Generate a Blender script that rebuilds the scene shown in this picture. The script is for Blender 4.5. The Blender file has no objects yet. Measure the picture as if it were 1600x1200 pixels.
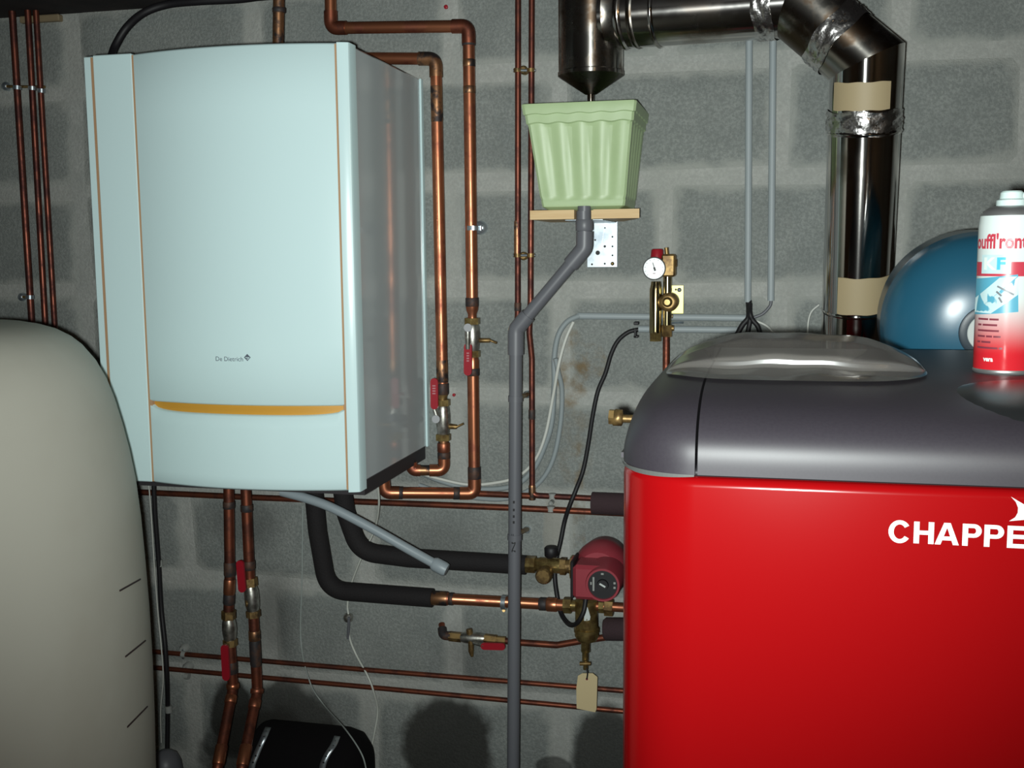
import bpy, math, random
from mathutils import Vector, Matrix
from mathutils.bvhtree import BVHTree

random.seed(7)
PI = math.pi
sc = bpy.context.scene
col = sc.collection

# ------------------------------------------------------------------ camera
F_PX, YAW, PITCH, ROLL = 1706.0, 0.2318, 0.1195, 0.0091
D, ZC = 2.0, 1.5                                   # camera distance from the wall, height
CAM = Vector((0.0, -D, ZC))
_cy, _sy, _cp, _sp = math.cos(YAW), math.sin(YAW), math.cos(PITCH), math.sin(PITCH)
FWD = Vector((-_sy * _cp, _cy * _cp, -_sp))
_r0 = Vector((_cy, _sy, 0)); _d0 = FWD.cross(_r0)
RIGHT = math.cos(ROLL) * _r0 + math.sin(ROLL) * _d0
DOWN = -math.sin(ROLL) * _r0 + math.cos(ROLL) * _d0
cd = bpy.data.cameras.new('camera'); cam = bpy.data.objects.new('camera', cd); col.objects.link(cam)
cd.sensor_width = 36.0; cd.lens = F_PX / 1600.0 * 36.0; cd.clip_start = 0.01
cam.matrix_world = Matrix(((RIGHT.x, -DOWN.x, -FWD.x, CAM.x), (RIGHT.y, -DOWN.y, -FWD.y, CAM.y),
                           (RIGHT.z, -DOWN.z, -FWD.z, CAM.z), (0, 0, 0, 1)))
sc.camera = cam

# ------------------------------------------------------------------ world, lamps, exposure
w = bpy.data.worlds.new('world'); sc.world = w; w.use_nodes = True
w.node_tree.nodes['Background'].inputs[0].default_value = (0.5, 0.6, 0.6, 1)
w.node_tree.nodes['Background'].inputs[1].default_value = 0.02
ld = bpy.data.lights.new('flash_lamp', 'SPOT'); lo = bpy.data.objects.new('flash_lamp', ld); col.objects.link(lo)
ld.energy = 62.0; ld.color = (0.93, 1.0, 0.97); ld.spot_size = math.radians(88); ld.spot_blend = 1.0
ld.shadow_soft_size = 0.010
lo.location = CAM + RIGHT * -0.022 + DOWN * 0.012
aim = FWD - DOWN * 0.17 + RIGHT * 0.05
lo.rotation_euler = aim.to_track_quat('-Z', 'Y').to_euler()
bd = bpy.data.lights.new('added_warm_lamp', 'POINT'); bo = bpy.data.objects.new('added_warm_lamp', bd); col.objects.link(bo)  # unseen warm lamp, added for orange glints on the flue
bd.energy = 2.2; bd.color = (1.0, 0.62, 0.30); bd.shadow_soft_size = 0.03
bo.location = (0.75, -2.7, 1.86)
vs = sc.view_settings
vs.view_transform = 'Standard'; vs.look = 'None'; vs.gamma = 1.0; vs.use_curve_mapping = False
vs.exposure = 0.77


# ------------------------------------------------------------------ placing by sight line at a chosen distance from the wall
def ray(px, py):
    return RIGHT * ((px - 800) / F_PX) + DOWN * ((py - 600) / F_PX) + FWD


def P(px, py, off):
    d = ray(px, py)
    return CAM + d * ((D - off) / d.y)


def depth(p):
    return (p - CAM).dot(FWD)


def SZ(wpx, p):                      # size in metres of wpx pixels at point p
    return wpx * depth(p) / F_PX


# ------------------------------------------------------------------ materials
def srgb(r, g, b):
    def f(c):
        c /= 255.0
        return c / 12.92 if c <= 0.04045 else ((c + 0.055) / 1.055) ** 2.4
    return (f(r), f(g), f(b), 1.0)


class NT:
    def __init__(self, name):
        self.m = bpy.data.materials.new(name); self.m.use_nodes = True
        self.t = self.m.node_tree; self.n = self.t.nodes
        self.b = self.n['Principled BSDF']

    def new(self, kind, **kw):
        n = self.n.new(kind)
        for k, v in kw.items(): setattr(n, k, v)
        return n

    def link(self, a, b): self.t.links.new(a, b)

    def math(self, op, a, b=None, clamp=False):
        n = self.new('ShaderNodeMath', operation=op); n.use_clamp = clamp
        for i, v in enumerate((a, b)):
            if v is None: continue
            if isinstance(v, (int, float)): n.inputs[i].default_value = v
            else: self.link(v, n.inputs[i])
        return n.outputs[0]

    def mix(self, fac, a, b, mode='MIX'):
        n = self.new('ShaderNodeMix', data_type='RGBA', blend_type=mode)
        if isinstance(fac, (int, float)): n.inputs[0].default_value = fac
        else: self.link(fac, n.inputs[0])
        for i, v in ((6, a), (7, b)):
            if isinstance(v, tuple): n.inputs[i].default_value = v
            else: self.link(v, n.inputs[i])
        return n.outputs[2]

    def pos(self):
        if not hasattr(self, '_p'): self._p = self.new('ShaderNodeNewGeometry').outputs['Position']
        return self._p

    def noise(self, scale, detail=4, rough=0.6, vec=None, stretch=None):
        v = vec or self.pos()
        if stretch:
            mp = self.new('ShaderNodeMapping'); mp.inputs['Scale'].default_value = stretch
            self.link(v, mp.inputs[0]); v = mp.outputs[0]
        n = self.new('ShaderNodeTexNoise'); n.inputs['Scale'].default_value = scale
        n.inputs['Detail'].default_value = detail; n.inputs['Roughness'].default_value = rough
        self.link(v, n.inputs['Vector'])
        return n.outputs['Fac']

    def ramp(self, fac, lo, hi):
        n = self.new('ShaderNodeMapRange', interpolation_type='SMOOTHSTEP')
        n.inputs[1].default_value = lo; n.inputs[2].default_value = hi
        self.link(fac, n.inputs[0])
        return n.outputs[0]

    def bump(self, h, dist, strength=1.0):
        n = self.new('ShaderNodeBump'); n.inputs['Distance'].default_value = dist
        n.inputs['Strength'].default_value = strength
        self.link(h, n.inputs['Height']); self.link(n.outputs[0], self.b.inputs['Normal'])


def mat(name, c, rough=0.5, metal=0.0, c2=None, nscale=30, lo=0.4, hi=0.65, bump=0.0, bscale=200,
        spec=0.5, rvar=0.0, stretch=None, coat=0.0):
    t = NT(name); b = t.b
    b.inputs['Base Color'].default_value = c; b.inputs['Roughness'].default_value = rough
    b.inputs['Metallic'].default_value = metal; b.inputs['Specular IOR Level'].default_value = spec
    if coat:
        b.inputs['Coat Weight'].default_value = coat; b.inputs['Coat Roughness'].default_value = 0.08
    if c2:
        nz = t.noise(nscale, stretch=stretch); f = t.ramp(nz, lo, hi)
        t.link(t.mix(f, c, c2), b.inputs['Base Color'])
        if rvar:
            t.link(t.math('ADD', t.math('MULTIPLY', f, rvar), rough), b.inputs['Roughness'])
    if bump:
        t.bump(t.noise(bscale, 3), bump)
    return t.m


STAINS = []        # (px, py, rx_px, ry_px, strength) marks on the lower wall, read from where they sit


def wall_material(name, base, light, dark, fine, is_block):
    t = NT(name); b = t.b
    b.inputs['Roughness'].default_value = 0.92; b.inputs['Specular IOR Level'].default_value = 0.2
    big = t.ramp(t.noise(11, 5), 0.3, 0.7)
    c = t.mix(big, base, light)
    grain = t.ramp(t.noise(fine, 5, 0.75), 0.36, 0.60)
    c = t.mix(t.math('MULTIPLY', grain, 0.55), c, dark)
    speck = t.ramp(t.noise(fine * 1.3, 2, 0.5), 0.68, 0.78)
    c = t.mix(t.math('MULTIPLY', speck, 0.5), c, light)
    if is_block:
        at = t.new('ShaderNodeAttribute', attribute_name='smear')
        f = t.math('ADD', at.outputs['Fac'], t.math('MULTIPLY', t.math('SUBTRACT', t.noise(21, 5), 0.5), 1.1))
        c = t.mix(t.ramp(f, 0.34, 0.92), c, MORTAR)
    # damp and soot stains, each with a shape of its own
    sep = t.new('ShaderNodeSeparateXYZ'); t.link(t.pos(), sep.inputs[0])
    wob = t.math('MULTIPLY', t.math('SUBTRACT', t.noise(9, 3), 0.5), 0.9)
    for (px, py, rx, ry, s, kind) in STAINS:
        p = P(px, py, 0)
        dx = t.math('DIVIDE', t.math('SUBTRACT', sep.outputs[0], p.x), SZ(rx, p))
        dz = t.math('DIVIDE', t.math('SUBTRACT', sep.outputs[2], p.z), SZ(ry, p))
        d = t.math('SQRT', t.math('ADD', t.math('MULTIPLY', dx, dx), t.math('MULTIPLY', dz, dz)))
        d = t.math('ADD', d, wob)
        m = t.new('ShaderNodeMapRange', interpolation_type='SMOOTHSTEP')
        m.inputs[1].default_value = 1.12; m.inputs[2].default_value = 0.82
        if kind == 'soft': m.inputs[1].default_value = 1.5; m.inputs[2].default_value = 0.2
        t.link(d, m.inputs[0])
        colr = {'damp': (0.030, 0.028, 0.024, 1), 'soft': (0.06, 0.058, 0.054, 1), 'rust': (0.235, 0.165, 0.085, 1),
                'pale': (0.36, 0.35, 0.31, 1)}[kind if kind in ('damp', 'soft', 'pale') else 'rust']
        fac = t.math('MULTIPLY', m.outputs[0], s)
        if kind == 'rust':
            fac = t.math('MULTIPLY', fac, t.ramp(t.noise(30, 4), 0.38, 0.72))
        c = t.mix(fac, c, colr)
    t.link(c, b.inputs['Base Color'])
    t.bump(t.noise(fine, 5, 0.7), 0.004 if is_block else 0.003, 0.9)
    return t.m


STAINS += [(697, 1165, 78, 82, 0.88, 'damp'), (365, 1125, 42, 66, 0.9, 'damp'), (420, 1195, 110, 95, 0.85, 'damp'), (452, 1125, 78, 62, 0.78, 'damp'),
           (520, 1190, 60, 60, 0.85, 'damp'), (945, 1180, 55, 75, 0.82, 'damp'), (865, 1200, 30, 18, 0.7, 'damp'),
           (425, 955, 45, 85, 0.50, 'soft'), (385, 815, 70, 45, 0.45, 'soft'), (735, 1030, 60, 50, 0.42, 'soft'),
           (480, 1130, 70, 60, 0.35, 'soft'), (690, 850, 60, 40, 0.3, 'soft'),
           (893, 575, 26, 60, 0.75, 'rust'), (925, 565, 22, 30, 0.6, 'rust'), (905, 830, 10, 130, 0.6, 'rust'),
           (900, 690, 30, 90, 0.35, 'rust'), (862, 840, 16, 62, 0.7, 'pale')]
MORTAR = (0.425, 0.437, 0.408, 1)
M_BLOCK = wall_material('concrete_block', (0.300, 0.320, 0.306, 1), (0.375, 0.395, 0.376, 1), (0.175, 0.190, 0.182, 1), 190, True)
M_MORTAR = wall_material('mortar', MORTAR, (0.52, 0.525, 0.495, 1), (0.36, 0.365, 0.345, 1), 170, False)
M_ROOM = mat('cellar_render', (0.48, 0.48, 0.46, 1), 0.9, c2=(0.36, 0.36, 0.35, 1), nscale=6)
M_CEIL = mat('dark_ceiling', (0.020, 0.012, 0.012, 1), 0.9, c2=(0.010, 0.006, 0.007, 1), nscale=20)
M_FLOOR = mat('concrete_floor', (0.28, 0.28, 0.27, 1), 0.8, c2=(0.18, 0.18, 0.17, 1), nscale=8)
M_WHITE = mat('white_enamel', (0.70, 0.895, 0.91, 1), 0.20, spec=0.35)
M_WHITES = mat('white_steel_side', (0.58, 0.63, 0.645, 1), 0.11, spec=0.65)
M_ORANGE = mat('orange_plastic', (0.62, 0.30, 0.035, 1), 0.45)
M_PEACH = mat('tan_seal', (0.50, 0.30, 0.17, 1), 0.5)
M_INK = mat('grey_ink', (0.10, 0.12, 0.16, 1), 0.5)
M_BLACK = mat('black_plastic', (0.010, 0.009, 0.011, 1), 0.55)
M_MATTE = mat('matt_black', (0.006, 0.005, 0.006, 1), 0.9, spec=0.15)
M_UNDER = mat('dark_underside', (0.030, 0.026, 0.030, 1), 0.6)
M_FOAM = mat('black_foam', (0.010, 0.008, 0.009, 1), 0.85, bump=0.001, bscale=300)
M_FOAMB = mat('brown_foam', (0.045, 0.024, 0.028, 1), 0.9, bump=0.001, bscale=300)
M_COPPER = mat('copper', (0.52, 0.195, 0.10, 1), 0.33, 0.86, c2=(0.26, 0.085, 0.055, 1), nscale=22, lo=0.42, hi=0.72, rvar=0.18)
M_COPPERD = mat('tarnished_copper', (0.34, 0.105, 0.060, 1), 0.40, 0.85, c2=(0.14, 0.05, 0.035, 1), nscale=30, rvar=0.15)
M_COPPERT = mat('heat_stained_copper', (0.40, 0.20, 0.10, 1), 0.38, 0.85, c2=(0.06, 0.05, 0.05, 1), nscale=38, lo=0.42, hi=0.60, rvar=0.2)
M_SOLDER = mat('burnt_solder_joint', (0.045, 0.040, 0.042, 1), 0.6, 0.4, c2=(0.12, 0.06, 0.04, 1), nscale=60)
M_BRASS = mat('brass', (0.46, 0.34, 0.13, 1), 0.30, 0.82, c2=(0.22, 0.14, 0.055, 1), nscale=60)
M_BRASSD = mat('dull_brass', (0.34, 0.22, 0.085, 1), 0.44, 0.7, c2=(0.12, 0.07, 0.03, 1), nscale=50)
M_NICKEL = mat('nickel', (0.66, 0.65, 0.60, 1), 0.36, 0.95, c2=(0.35, 0.34, 0.30, 1), nscale=80)
M_ZINC = mat('zinc_plate', (0.60, 0.66, 0.70, 1), 0.34, 0.85, c2=(0.40, 0.46, 0.52, 1), nscale=25)
M_ZINCY = mat('yellow_zinc', (0.72, 0.66, 0.22, 1), 0.35, 0.5)
M_STEEL = mat('flue_steel', (0.60, 0.585, 0.565, 1), 0.11, 1.0, c2=(0.36, 0.32, 0.28, 1), nscale=9, lo=0.5, hi=0.75, rvar=0.10)
M_STEELX = mat('duct_steel', (0.58, 0.56, 0.545, 1), 0.18, 1.0, c2=(0.32, 0.28, 0.25, 1), nscale=11, lo=0.45, hi=0.7, rvar=0.12)
M_STEELD = mat('stained_flue_steel', (0.40, 0.38, 0.35, 1), 0.22, 1.0, c2=(0.12, 0.085, 0.06, 1), nscale=16, lo=0.40, hi=0.60, rvar=0.22)
for _m, _ax in ((M_STEEL, 'Z'), (M_STEELX, 'X'), (M_STEELD, 'Z')):
    _t = _m.node_tree; _b = _t.nodes['Principled BSDF']
    _tg = _t.nodes.new('ShaderNodeTangent'); _tg.direction_type = 'RADIAL'; _tg.axis = _ax
    _t.links.new(_tg.outputs[0], _b.inputs['Tangent'])
    _b.inputs['Anisotropic'].default_value = 0.85; _b.inputs['Anisotropic Rotation'].default_value = 0.25
M_FOIL = mat('foil_tape', (0.66, 0.64, 0.63, 1), 0.27, 1.0, bump=0.0022, bscale=45)
M_TAPE = mat('tan_tape', (0.43, 0.34, 0.20, 1), 0.55)
M_PVC = mat('grey_pvc', (0.145, 0.148, 0.165, 1), 0.42)
M_CONDUIT = mat('grey_conduit', (0.36, 0.405, 0.42, 1), 0.5)
M_HOSE = mat('light_grey_hose', (0.30, 0.35, 0.38, 1), 0.42)
M_CABLEG = mat('grey_cable', (0.30, 0.34, 0.35, 1), 0.5)
M_CABLEW = mat('white_cable', (0.66, 0.67, 0.62, 1), 0.5)
M_WIREW = mat('thin_wire_white', (0.66, 0.68, 0.62, 1), 0.5)
M_WIREC = mat('clear_cord', (0.36, 0.40, 0.38, 1), 0.4)
M_GREEN = mat('pale_green_plastic', (0.48, 0.62, 0.345, 1), 0.42, c2=(0.45, 0.585, 0.32, 1), nscale=18)
M_WOOD = mat('pine', (0.80, 0.57, 0.30, 1), 0.6, c2=(0.70, 0.46, 0.22, 1), nscale=14, stretch=(0.4, 3, 8))
M_REDP = mat('red_plastic', (0.36, 0.010, 0.022, 1), 0.4)
M_PUMP = mat('pump_red', (0.30, 0.035, 0.050, 1), 0.45)
M_RED = mat('boiler_red', (0.285, 0.0028, 0.0040, 1), 0.15, spec=0.32)
M_LID = mat('lid_grey', (0.037, 0.032, 0.040, 1), 0.46, c2=(0.034, 0.029, 0.037, 1), nscale=400)
M_LIDG = mat('lid_lens', (0.020, 0.021, 0.022, 1), 0.30)
M_LETTER = mat('white_letter', (0.78, 0.84, 0.80, 1), 0.5)
M_BLUE = mat('vessel_blue', (0.020, 0.112, 0.185, 1), 0.29, spec=0.6)
M_DARKRING = mat('vessel_ring', (0.02, 0.035, 0.05, 1), 0.4)
M_LABELW = mat('white_label', (0.60, 0.64, 0.62, 1), 0.5)
M_TANK = mat('tank_polyethylene', (0.52, 0.505, 0.435, 1), 0.55, c2=(0.49, 0.47, 0.40, 1), nscale=4, spec=0.25)
M_MARK = mat('marker_ink', (0.03, 0.012, 0.012, 1), 0.6)
M_TAG = mat('cardboard_tag', (0.66, 0.53, 0.30, 1), 0.7)
M_DIAL = mat('dial_white', (0.74, 0.78, 0.80, 1), 0.3)
M_CAPW = mat('can_cap_white', (0.66, 0.80, 0.78, 1), 0.4)
M_CANMETAL = mat('can_metal', (0.45, 0.45, 0.45, 1), 0.42, 0.8)
M_PRED = mat('print_red', (0.55, 0.05, 0.08, 1), 0.35)
M_PCYAN = mat('print_cyan', (0.08, 0.50, 0.70, 1), 0.35)
M_PPALE = mat('print_pale', (0.55, 0.74, 0.76, 1), 0.35)
M_PBLUE = mat('print_blue', (0.10, 0.38, 0.52, 1), 0.35)
M_PGREY = mat('print_grey', (0.16, 0.17, 0.19, 1), 0.4)
M_PDARKRED = mat('print_dark_red', (0.22, 0.04, 0.06, 1), 0.4)
M_LABELP = mat('faded_print', (0.50, 0.20, 0.22, 1), 0.5)
M_BRASSC = mat('polished_brass', (0.44, 0.36, 0.20, 1), 0.16, 1.0)
M_GREYED = mat('grey_edge', (0.10, 0.105, 0.10, 1), 0.6)
M_COPPERB = mat('browned_copper', (0.225, 0.072, 0.048, 1), 0.42, 0.85, c2=(0.10, 0.038, 0.034, 1), nscale=26, rvar=0.15)
M_WOODD = mat('dull_wood', (0.26, 0.20, 0.12, 1), 0.7)
M_CLIPC = mat('clear_clip', (0.34, 0.35, 0.33, 1), 0.35)


def can_material():
    t = NT('can_print'); b = t.b
    b.inputs['Roughness'].default_value = 0.18
    tc = t.new('ShaderNodeTexCoord'); sep = t.new('ShaderNodeSeparateXYZ'); t.link(tc.outputs['Object'], sep.inputs[0])
    f = t.ramp(sep.outputs[2], 0.082, 0.018)
    t.link(t.mix(f, (0.70, 0.78, 0.76, 1), (0.62, 0.020, 0.030, 1)), b.inputs['Base Color'])
    return t.m


def film_material():
    t = NT('clear_film')
    out = t.n['Material Output']
    tr = t.new('ShaderNodeBsdfTransparent'); tr.inputs[0].default_value = (0.93, 0.92, 0.90, 1)
    gl = t.new('ShaderNodeBsdfGlossy'); gl.inputs['Roughness'].default_value = 0.14
    df = t.new('ShaderNodeBsdfDiffuse'); df.inputs[0].default_value = (0.62, 0.58, 0.54, 1)
    fr = t.new('ShaderNodeLayerWeight'); fr.inputs[0].default_value = 0.30
    m1 = t.new('ShaderNodeMixShader'); m1.inputs[0].default_value = 0.13
    t.link(tr.outputs[0], m1.inputs[1]); t.link(df.outputs[0], m1.inputs[2])
    m2 = t.new('ShaderNodeMixShader')
    t.link(t.math('ADD', t.math('MULTIPLY', fr.outputs['Fresnel'], 0.8), 0.06), m2.inputs[0])
    t.link(m1.outputs[0], m2.inputs[1]); t.link(gl.outputs[0], m2.inputs[2])
    t.link(m2.outputs[0], out.inputs[0])
    return t.m


M_CAN = can_material(); M_FILM = film_material()

# ------------------------------------------------------------------ mesh builder
WLOC = {}


class MB:
    def __init__(self): self.v = []; self.f = []; self.s = []

    def add(self, verts, faces, smooth=False):
        o = len(self.v); self.v += [Vector(p) for p in verts]
        self.f += [tuple(i + o for i in q) for q in faces]; self.s += [smooth] * len(faces)
        return self

    def box(self, lo, hi, rot=None, bev=0.0):
        cx = [(lo[i] + hi[i]) / 2 for i in range(3)]; h = [abs(hi[i] - lo[i]) / 2 for i in range(3)]
        c = Vector(cx); b = min(bev, min(h) * 0.9)
        if b <= 0:
            vs_ = [Vector((sx * h[0], sy * h[1], sz * h[2])) for sx in (-1, 1) for sy in (-1, 1) for sz in (-1, 1)]
            fs = [(0, 1, 3, 2), (4, 6, 7, 5), (0, 4, 5, 1), (2, 3, 7, 6), (0, 2, 6, 4), (1, 5, 7, 3)]
        else:
            vs_ = []; idx = {}
            for sx in (-1, 1):
                for sy in (-1, 1):
                    for sz in (-1, 1):
                        s = (sx, sy, sz)
                        for k in range(3):
                            idx[s, k] = len(vs_)
                            vs_.append(Vector([s[i] * (h[i] - (b if i != k else 0)) for i in range(3)]))
            fs = []
            for k in range(3):
                a_, b_ = [i for i in range(3) if i != k]
                for sg in (-1, 1):
                    def key(sa, sb):
                        s = [0, 0, 0]; s[k] = sg; s[a_] = sa; s[b_] = sb; return idx[tuple(s), k]
                    fs.append((key(-1, -1), key(1, -1), key(1, 1), key(-1, 1)))
                for sa in (-1, 1):
                    for sb in (-1, 1):
                        def key2(sk, kk):
                            s = [0, 0, 0]; s[k] = sk; s[a_] = sa; s[b_] = sb; return idx[tuple(s), kk]
                        fs.append((key2(-1, a_), key2(1, a_), key2(1, b_), key2(-1, b_)))
            for sx in (-1, 1):
                for sy in (-1, 1):
                    for sz in (-1, 1): fs.append(tuple(idx[(sx, sy, sz), k] for k in range(3)))
        if rot is not None: vs_ = [rot @ p for p in vs_]
        return self.add([p + c for p in vs_], fs)

    def sweep(self, path, r, seg=14, cap=True, smooth=True):
        path = [Vector(p) for p in path]; n = len(path)
        rad = r if isinstance(r, (list, tuple)) else [r] * n
        T = []
        for i in range(n):
            a = path[max(i - 1, 0)]; b = path[min(i + 1, n - 1)]
            t = (b - a); T.append(t.normalized() if t.length > 1e-9 else (T[-1] if T else Vector((0, 0, 1))))
        ref = Vector((0, 1, 0)) if abs(T[0].y) < 0.9 else Vector((1, 0, 0))
        N = (ref - T[0] * ref.dot(T[0])).normalized()
        vs_ = []; fs = []
        for i in range(n):
            N = (N - T[i] * N.dot(T[i])).normalized(); B = T[i].cross(N)
            for k in range(seg):
                a = 2 * PI * k / seg
                vs_.append(path[i] + (N * math.cos(a) + B * math.sin(a)) * rad[i])
        for i in range(n - 1):
            for k in range(seg):
                k2 = (k + 1) % seg
                fs.append((i * seg + k, i * seg + k2, (i + 1) * seg + k2, (i + 1) * seg + k))
        self.add(vs_, fs, smooth)
        if cap:
            self.add(vs_[:seg], [tuple(reversed(range(seg)))]); self.add(vs_[-seg:], [tuple(range(seg))])
        return self

    def lathe(self, base, axis, prof, seg=32, smooth=True, cap=True):
        """prof: (distance along axis, radius)"""
        axis = Vector(axis).normalized(); base = Vector(base)
        pts = [base + axis * a for a, r in prof]
        ref = Vector((0, 1, 0)) if abs(axis.y) < 0.9 else Vector((1, 0, 0))
        N = (ref - axis * ref.dot(axis)).normalized(); B = axis.cross(N)
        vs_ = []; fs = []
        for c, (a, r) in zip(pts, prof):
            for k in range(seg):
                t = 2 * PI * k / seg; vs_.append(c + (N * math.cos(t) + B * math.sin(t)) * max(r, 1e-5))
        for i in range(len(prof) - 1):
            for k in range(seg):
                k2 = (k + 1) % seg
                fs.append((i * seg + k, i * seg + k2, (i + 1) * seg + k2, (i + 1) * seg + k))
        self.add(vs_, fs, smooth)
        if cap:
            self.add(vs_[:seg], [tuple(reversed(range(seg)))]); self.add(vs_[-seg:], [tuple(range(seg))])
        return self

    def hexnut(self, a, b, r):
        return self.sweep([a, b], r, seg=6, smooth=False)

    def prism(self, poly, dirv):
        n = len(poly); poly = [Vector(p) for p in poly]; dirv = Vector(dirv)
        vs_ = poly + [p + dirv for p in poly]
        fs = [tuple(range(n)), tuple(range(2 * n - 1, n - 1, -1))]
        fs += [(i, i + n, (i + 1) % n + n, (i + 1) % n) for i in range(n)]
        return self.add(vs_, fs)

    def grid(self, fn, nu, nv, smooth=True):
        vs_ = [fn(i / nu, j / nv) for j in range(nv + 1) for i in range(nu + 1)]
        fs = [(j * (nu + 1) + i, j * (nu + 1) + i + 1, (j + 1) * (nu + 1) + i + 1, (j + 1) * (nu + 1) + i)
              for j in range(nv) for i in range(nu)]
        return self.add(vs_, fs, smooth)

    def build(self, name, material, parent=None, label=None, sharp=None):
        base = WLOC.get(parent.name, Vector((0, 0, 0))) if parent else Vector((0, 0, 0))
        me = bpy.data.meshes.new(name)
        me.from_pydata([tuple(p - base) for p in self.v], [], self.f)
        me.polygons.foreach_set('use_smooth', self.s)
        me.materials.append(material); me.update()
        if sharp is not None:
            import bmesh as _b
            bm = _b.new(); bm.from_mesh(me); _b.ops.remove_doubles(bm, verts=bm.verts, dist=1e-6)
            _b.ops.recalc_face_normals(bm, faces=bm.faces)
            for f in bm.faces: f.smooth = True
            for e in bm.edges:
                if len(e.link_faces) == 2 and e.calc_face_angle(0) > sharp: e.smooth = False
            bm.to_mesh(me); bm.free()
        o = bpy.data.objects.new(name, me); col.objects.link(o)
        if parent: o.parent = parent
        if label: o['label'] = label
        WLOC[o.name] = base
        return o

    def top(self, name, material, label, cat, group=None, sharp=None):
        """a thing that is one mesh: origin at its lowest point's height, centre"""
        lo = Vector((min(p.x for p in self.v), min(p.y for p in self.v), min(p.z for p in self.v)))
        hi = Vector((max(p.x for p in self.v), max(p.y for p in self.v), max(p.z for p in self.v)))
        c = Vector(((lo.x + hi.x) / 2, (lo.y + hi.y) / 2, lo.z))
        self.v = [p - c for p in self.v]
        o = self.build(name, material, None, label, sharp); o.location = c; WLOC[o.name] = c
        self.v = [p + c for p in self.v]
        o['category'] = cat
        if group: o['group'] = group
        return o


def thing(name, label, cat, loc, group=None):
    o = bpy.data.objects.new(name, None); col.objects.link(o)
    o.location = loc; o.empty_display_size = 0.05; WLOC[o.name] = Vector(loc)
    o['label'] = label; o['category'] = cat
    if group: o['group'] = group
    return o


def structure(o):
    o['kind'] = 'structure'
    return o


def fillet(pts, rad, n=7):
    pts = [Vector(p) for p in pts]; out = [pts[0]]
    for i in range(1, len(pts) - 1):
        a, b, c = pts[i - 1], pts[i], pts[i + 1]
        u = (a - b); v = (c - b); lu, lv = u.length, v.length; u.normalize(); v.normalize()
        ang = u.angle(v, PI)
        if ang > PI - 0.02: out.append(b); continue
        t = min(rad / math.tan(ang / 2), lu * 0.48, lv * 0.48)
        p0 = b + u * t; p1 = b + v * t
        for k in range(n + 1):
            s = k / n
            out.append(p0 * (1 - s) ** 2 + b * 2 * s * (1 - s) + p1 * s * s)
    out.append(pts[-1])
    return out


def spline(pts, n=8):
    pts = [Vector(p) for p in pts]; q = [pts[0] * 2 - pts[1]] + pts + [pts[-1] * 2 - pts[-2]]; out = []
    for i in range(1, len(q) - 2):
        for k in range(n):
            t = k / n
            a, b, c, d = q[i - 1], q[i], q[i + 1], q[i + 2]
            out.append(0.5 * ((2 * b) + (c - a) * t + (2 * a - 5 * b + 4 * c - d) * t * t + (3 * b - a - 3 * c + d) * t ** 3))
    out.append(pts[-1])
    return out


def PP(lst): return [P(*a) for a in lst]


def text_geo(s, bold=0.0):
    cu = bpy.data.curves.new('tmp_text', 'FONT'); cu.body = s; cu.size = 1.0; cu.resolution_u = 4
    cu.offset = bold
    ob = bpy.data.objects.new('tmp_text', cu); col.objects.link(ob)
    dg = bpy.context.evaluated_depsgraph_get(); dg.update()
    me = bpy.data.meshes.new_from_object(ob.evaluated_get(dg))
    vs_ = [v.co.copy() for v in me.vertices]; fs = [tuple(p.vertices) for p in me.polygons]
    bpy.data.objects.remove(ob); bpy.data.curves.remove(cu); bpy.data.meshes.remove(me)
    x0 = min(v.x for v in vs_); x1 = max(v.x for v in vs_); y0 = min(v.y for v in vs_); y1 = max(v.y for v in vs_)
    return [((v.x - x0) / (x1 - x0), (v.y - y0) / (y1 - y0)) for v in vs_], fs, (x1 - x0) / (y1 - y0)


# ------------------------------------------------------------------ the room
ZB = [0.53, 0.3305, 0.1305, -0.0695, -0.2685, -0.468, -0.668, -0.868, -1.068, -1.268, -1.5]   # bed joints, rel. to camera height
ZTOP = ZC + 0.485
XL_, XR_, YR_ = -1.95, 1.65, -4.3
wall = structure(MB().box((XL_ - 0.1, 0.0042, 0), (XR_ + 0.1, 0.18, ZTOP + 0.1)).build('wall_back', M_MORTAR))
structure(MB().box((XL_ - 0.1, YR_ - 0.1, -0.1), (XR_ + 0.1, 0.18, 0)).build('floor', M_FLOOR))
structure(MB().box((XL_ - 0.1, YR_ - 0.1, ZTOP), (XR_ + 0.1, 0.006, ZTOP + 0.1)).build('ceiling', M_CEIL))
structure(MB().box((XL_ - 0.1, YR_, 0), (XL_, 0.006, ZTOP)).build('wall_left', M_ROOM))
structure(MB().box((XR_, YR_, 0), (XR_ + 0.1, 0.006, ZTOP)).build('wall_right', M_ROOM))
structure(MB().box((XL_ - 0.1, YR_ - 0.1, 0), (XR_ + 0.1, YR_, ZTOP)).build('wall_rear', M_ROOM))


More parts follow.
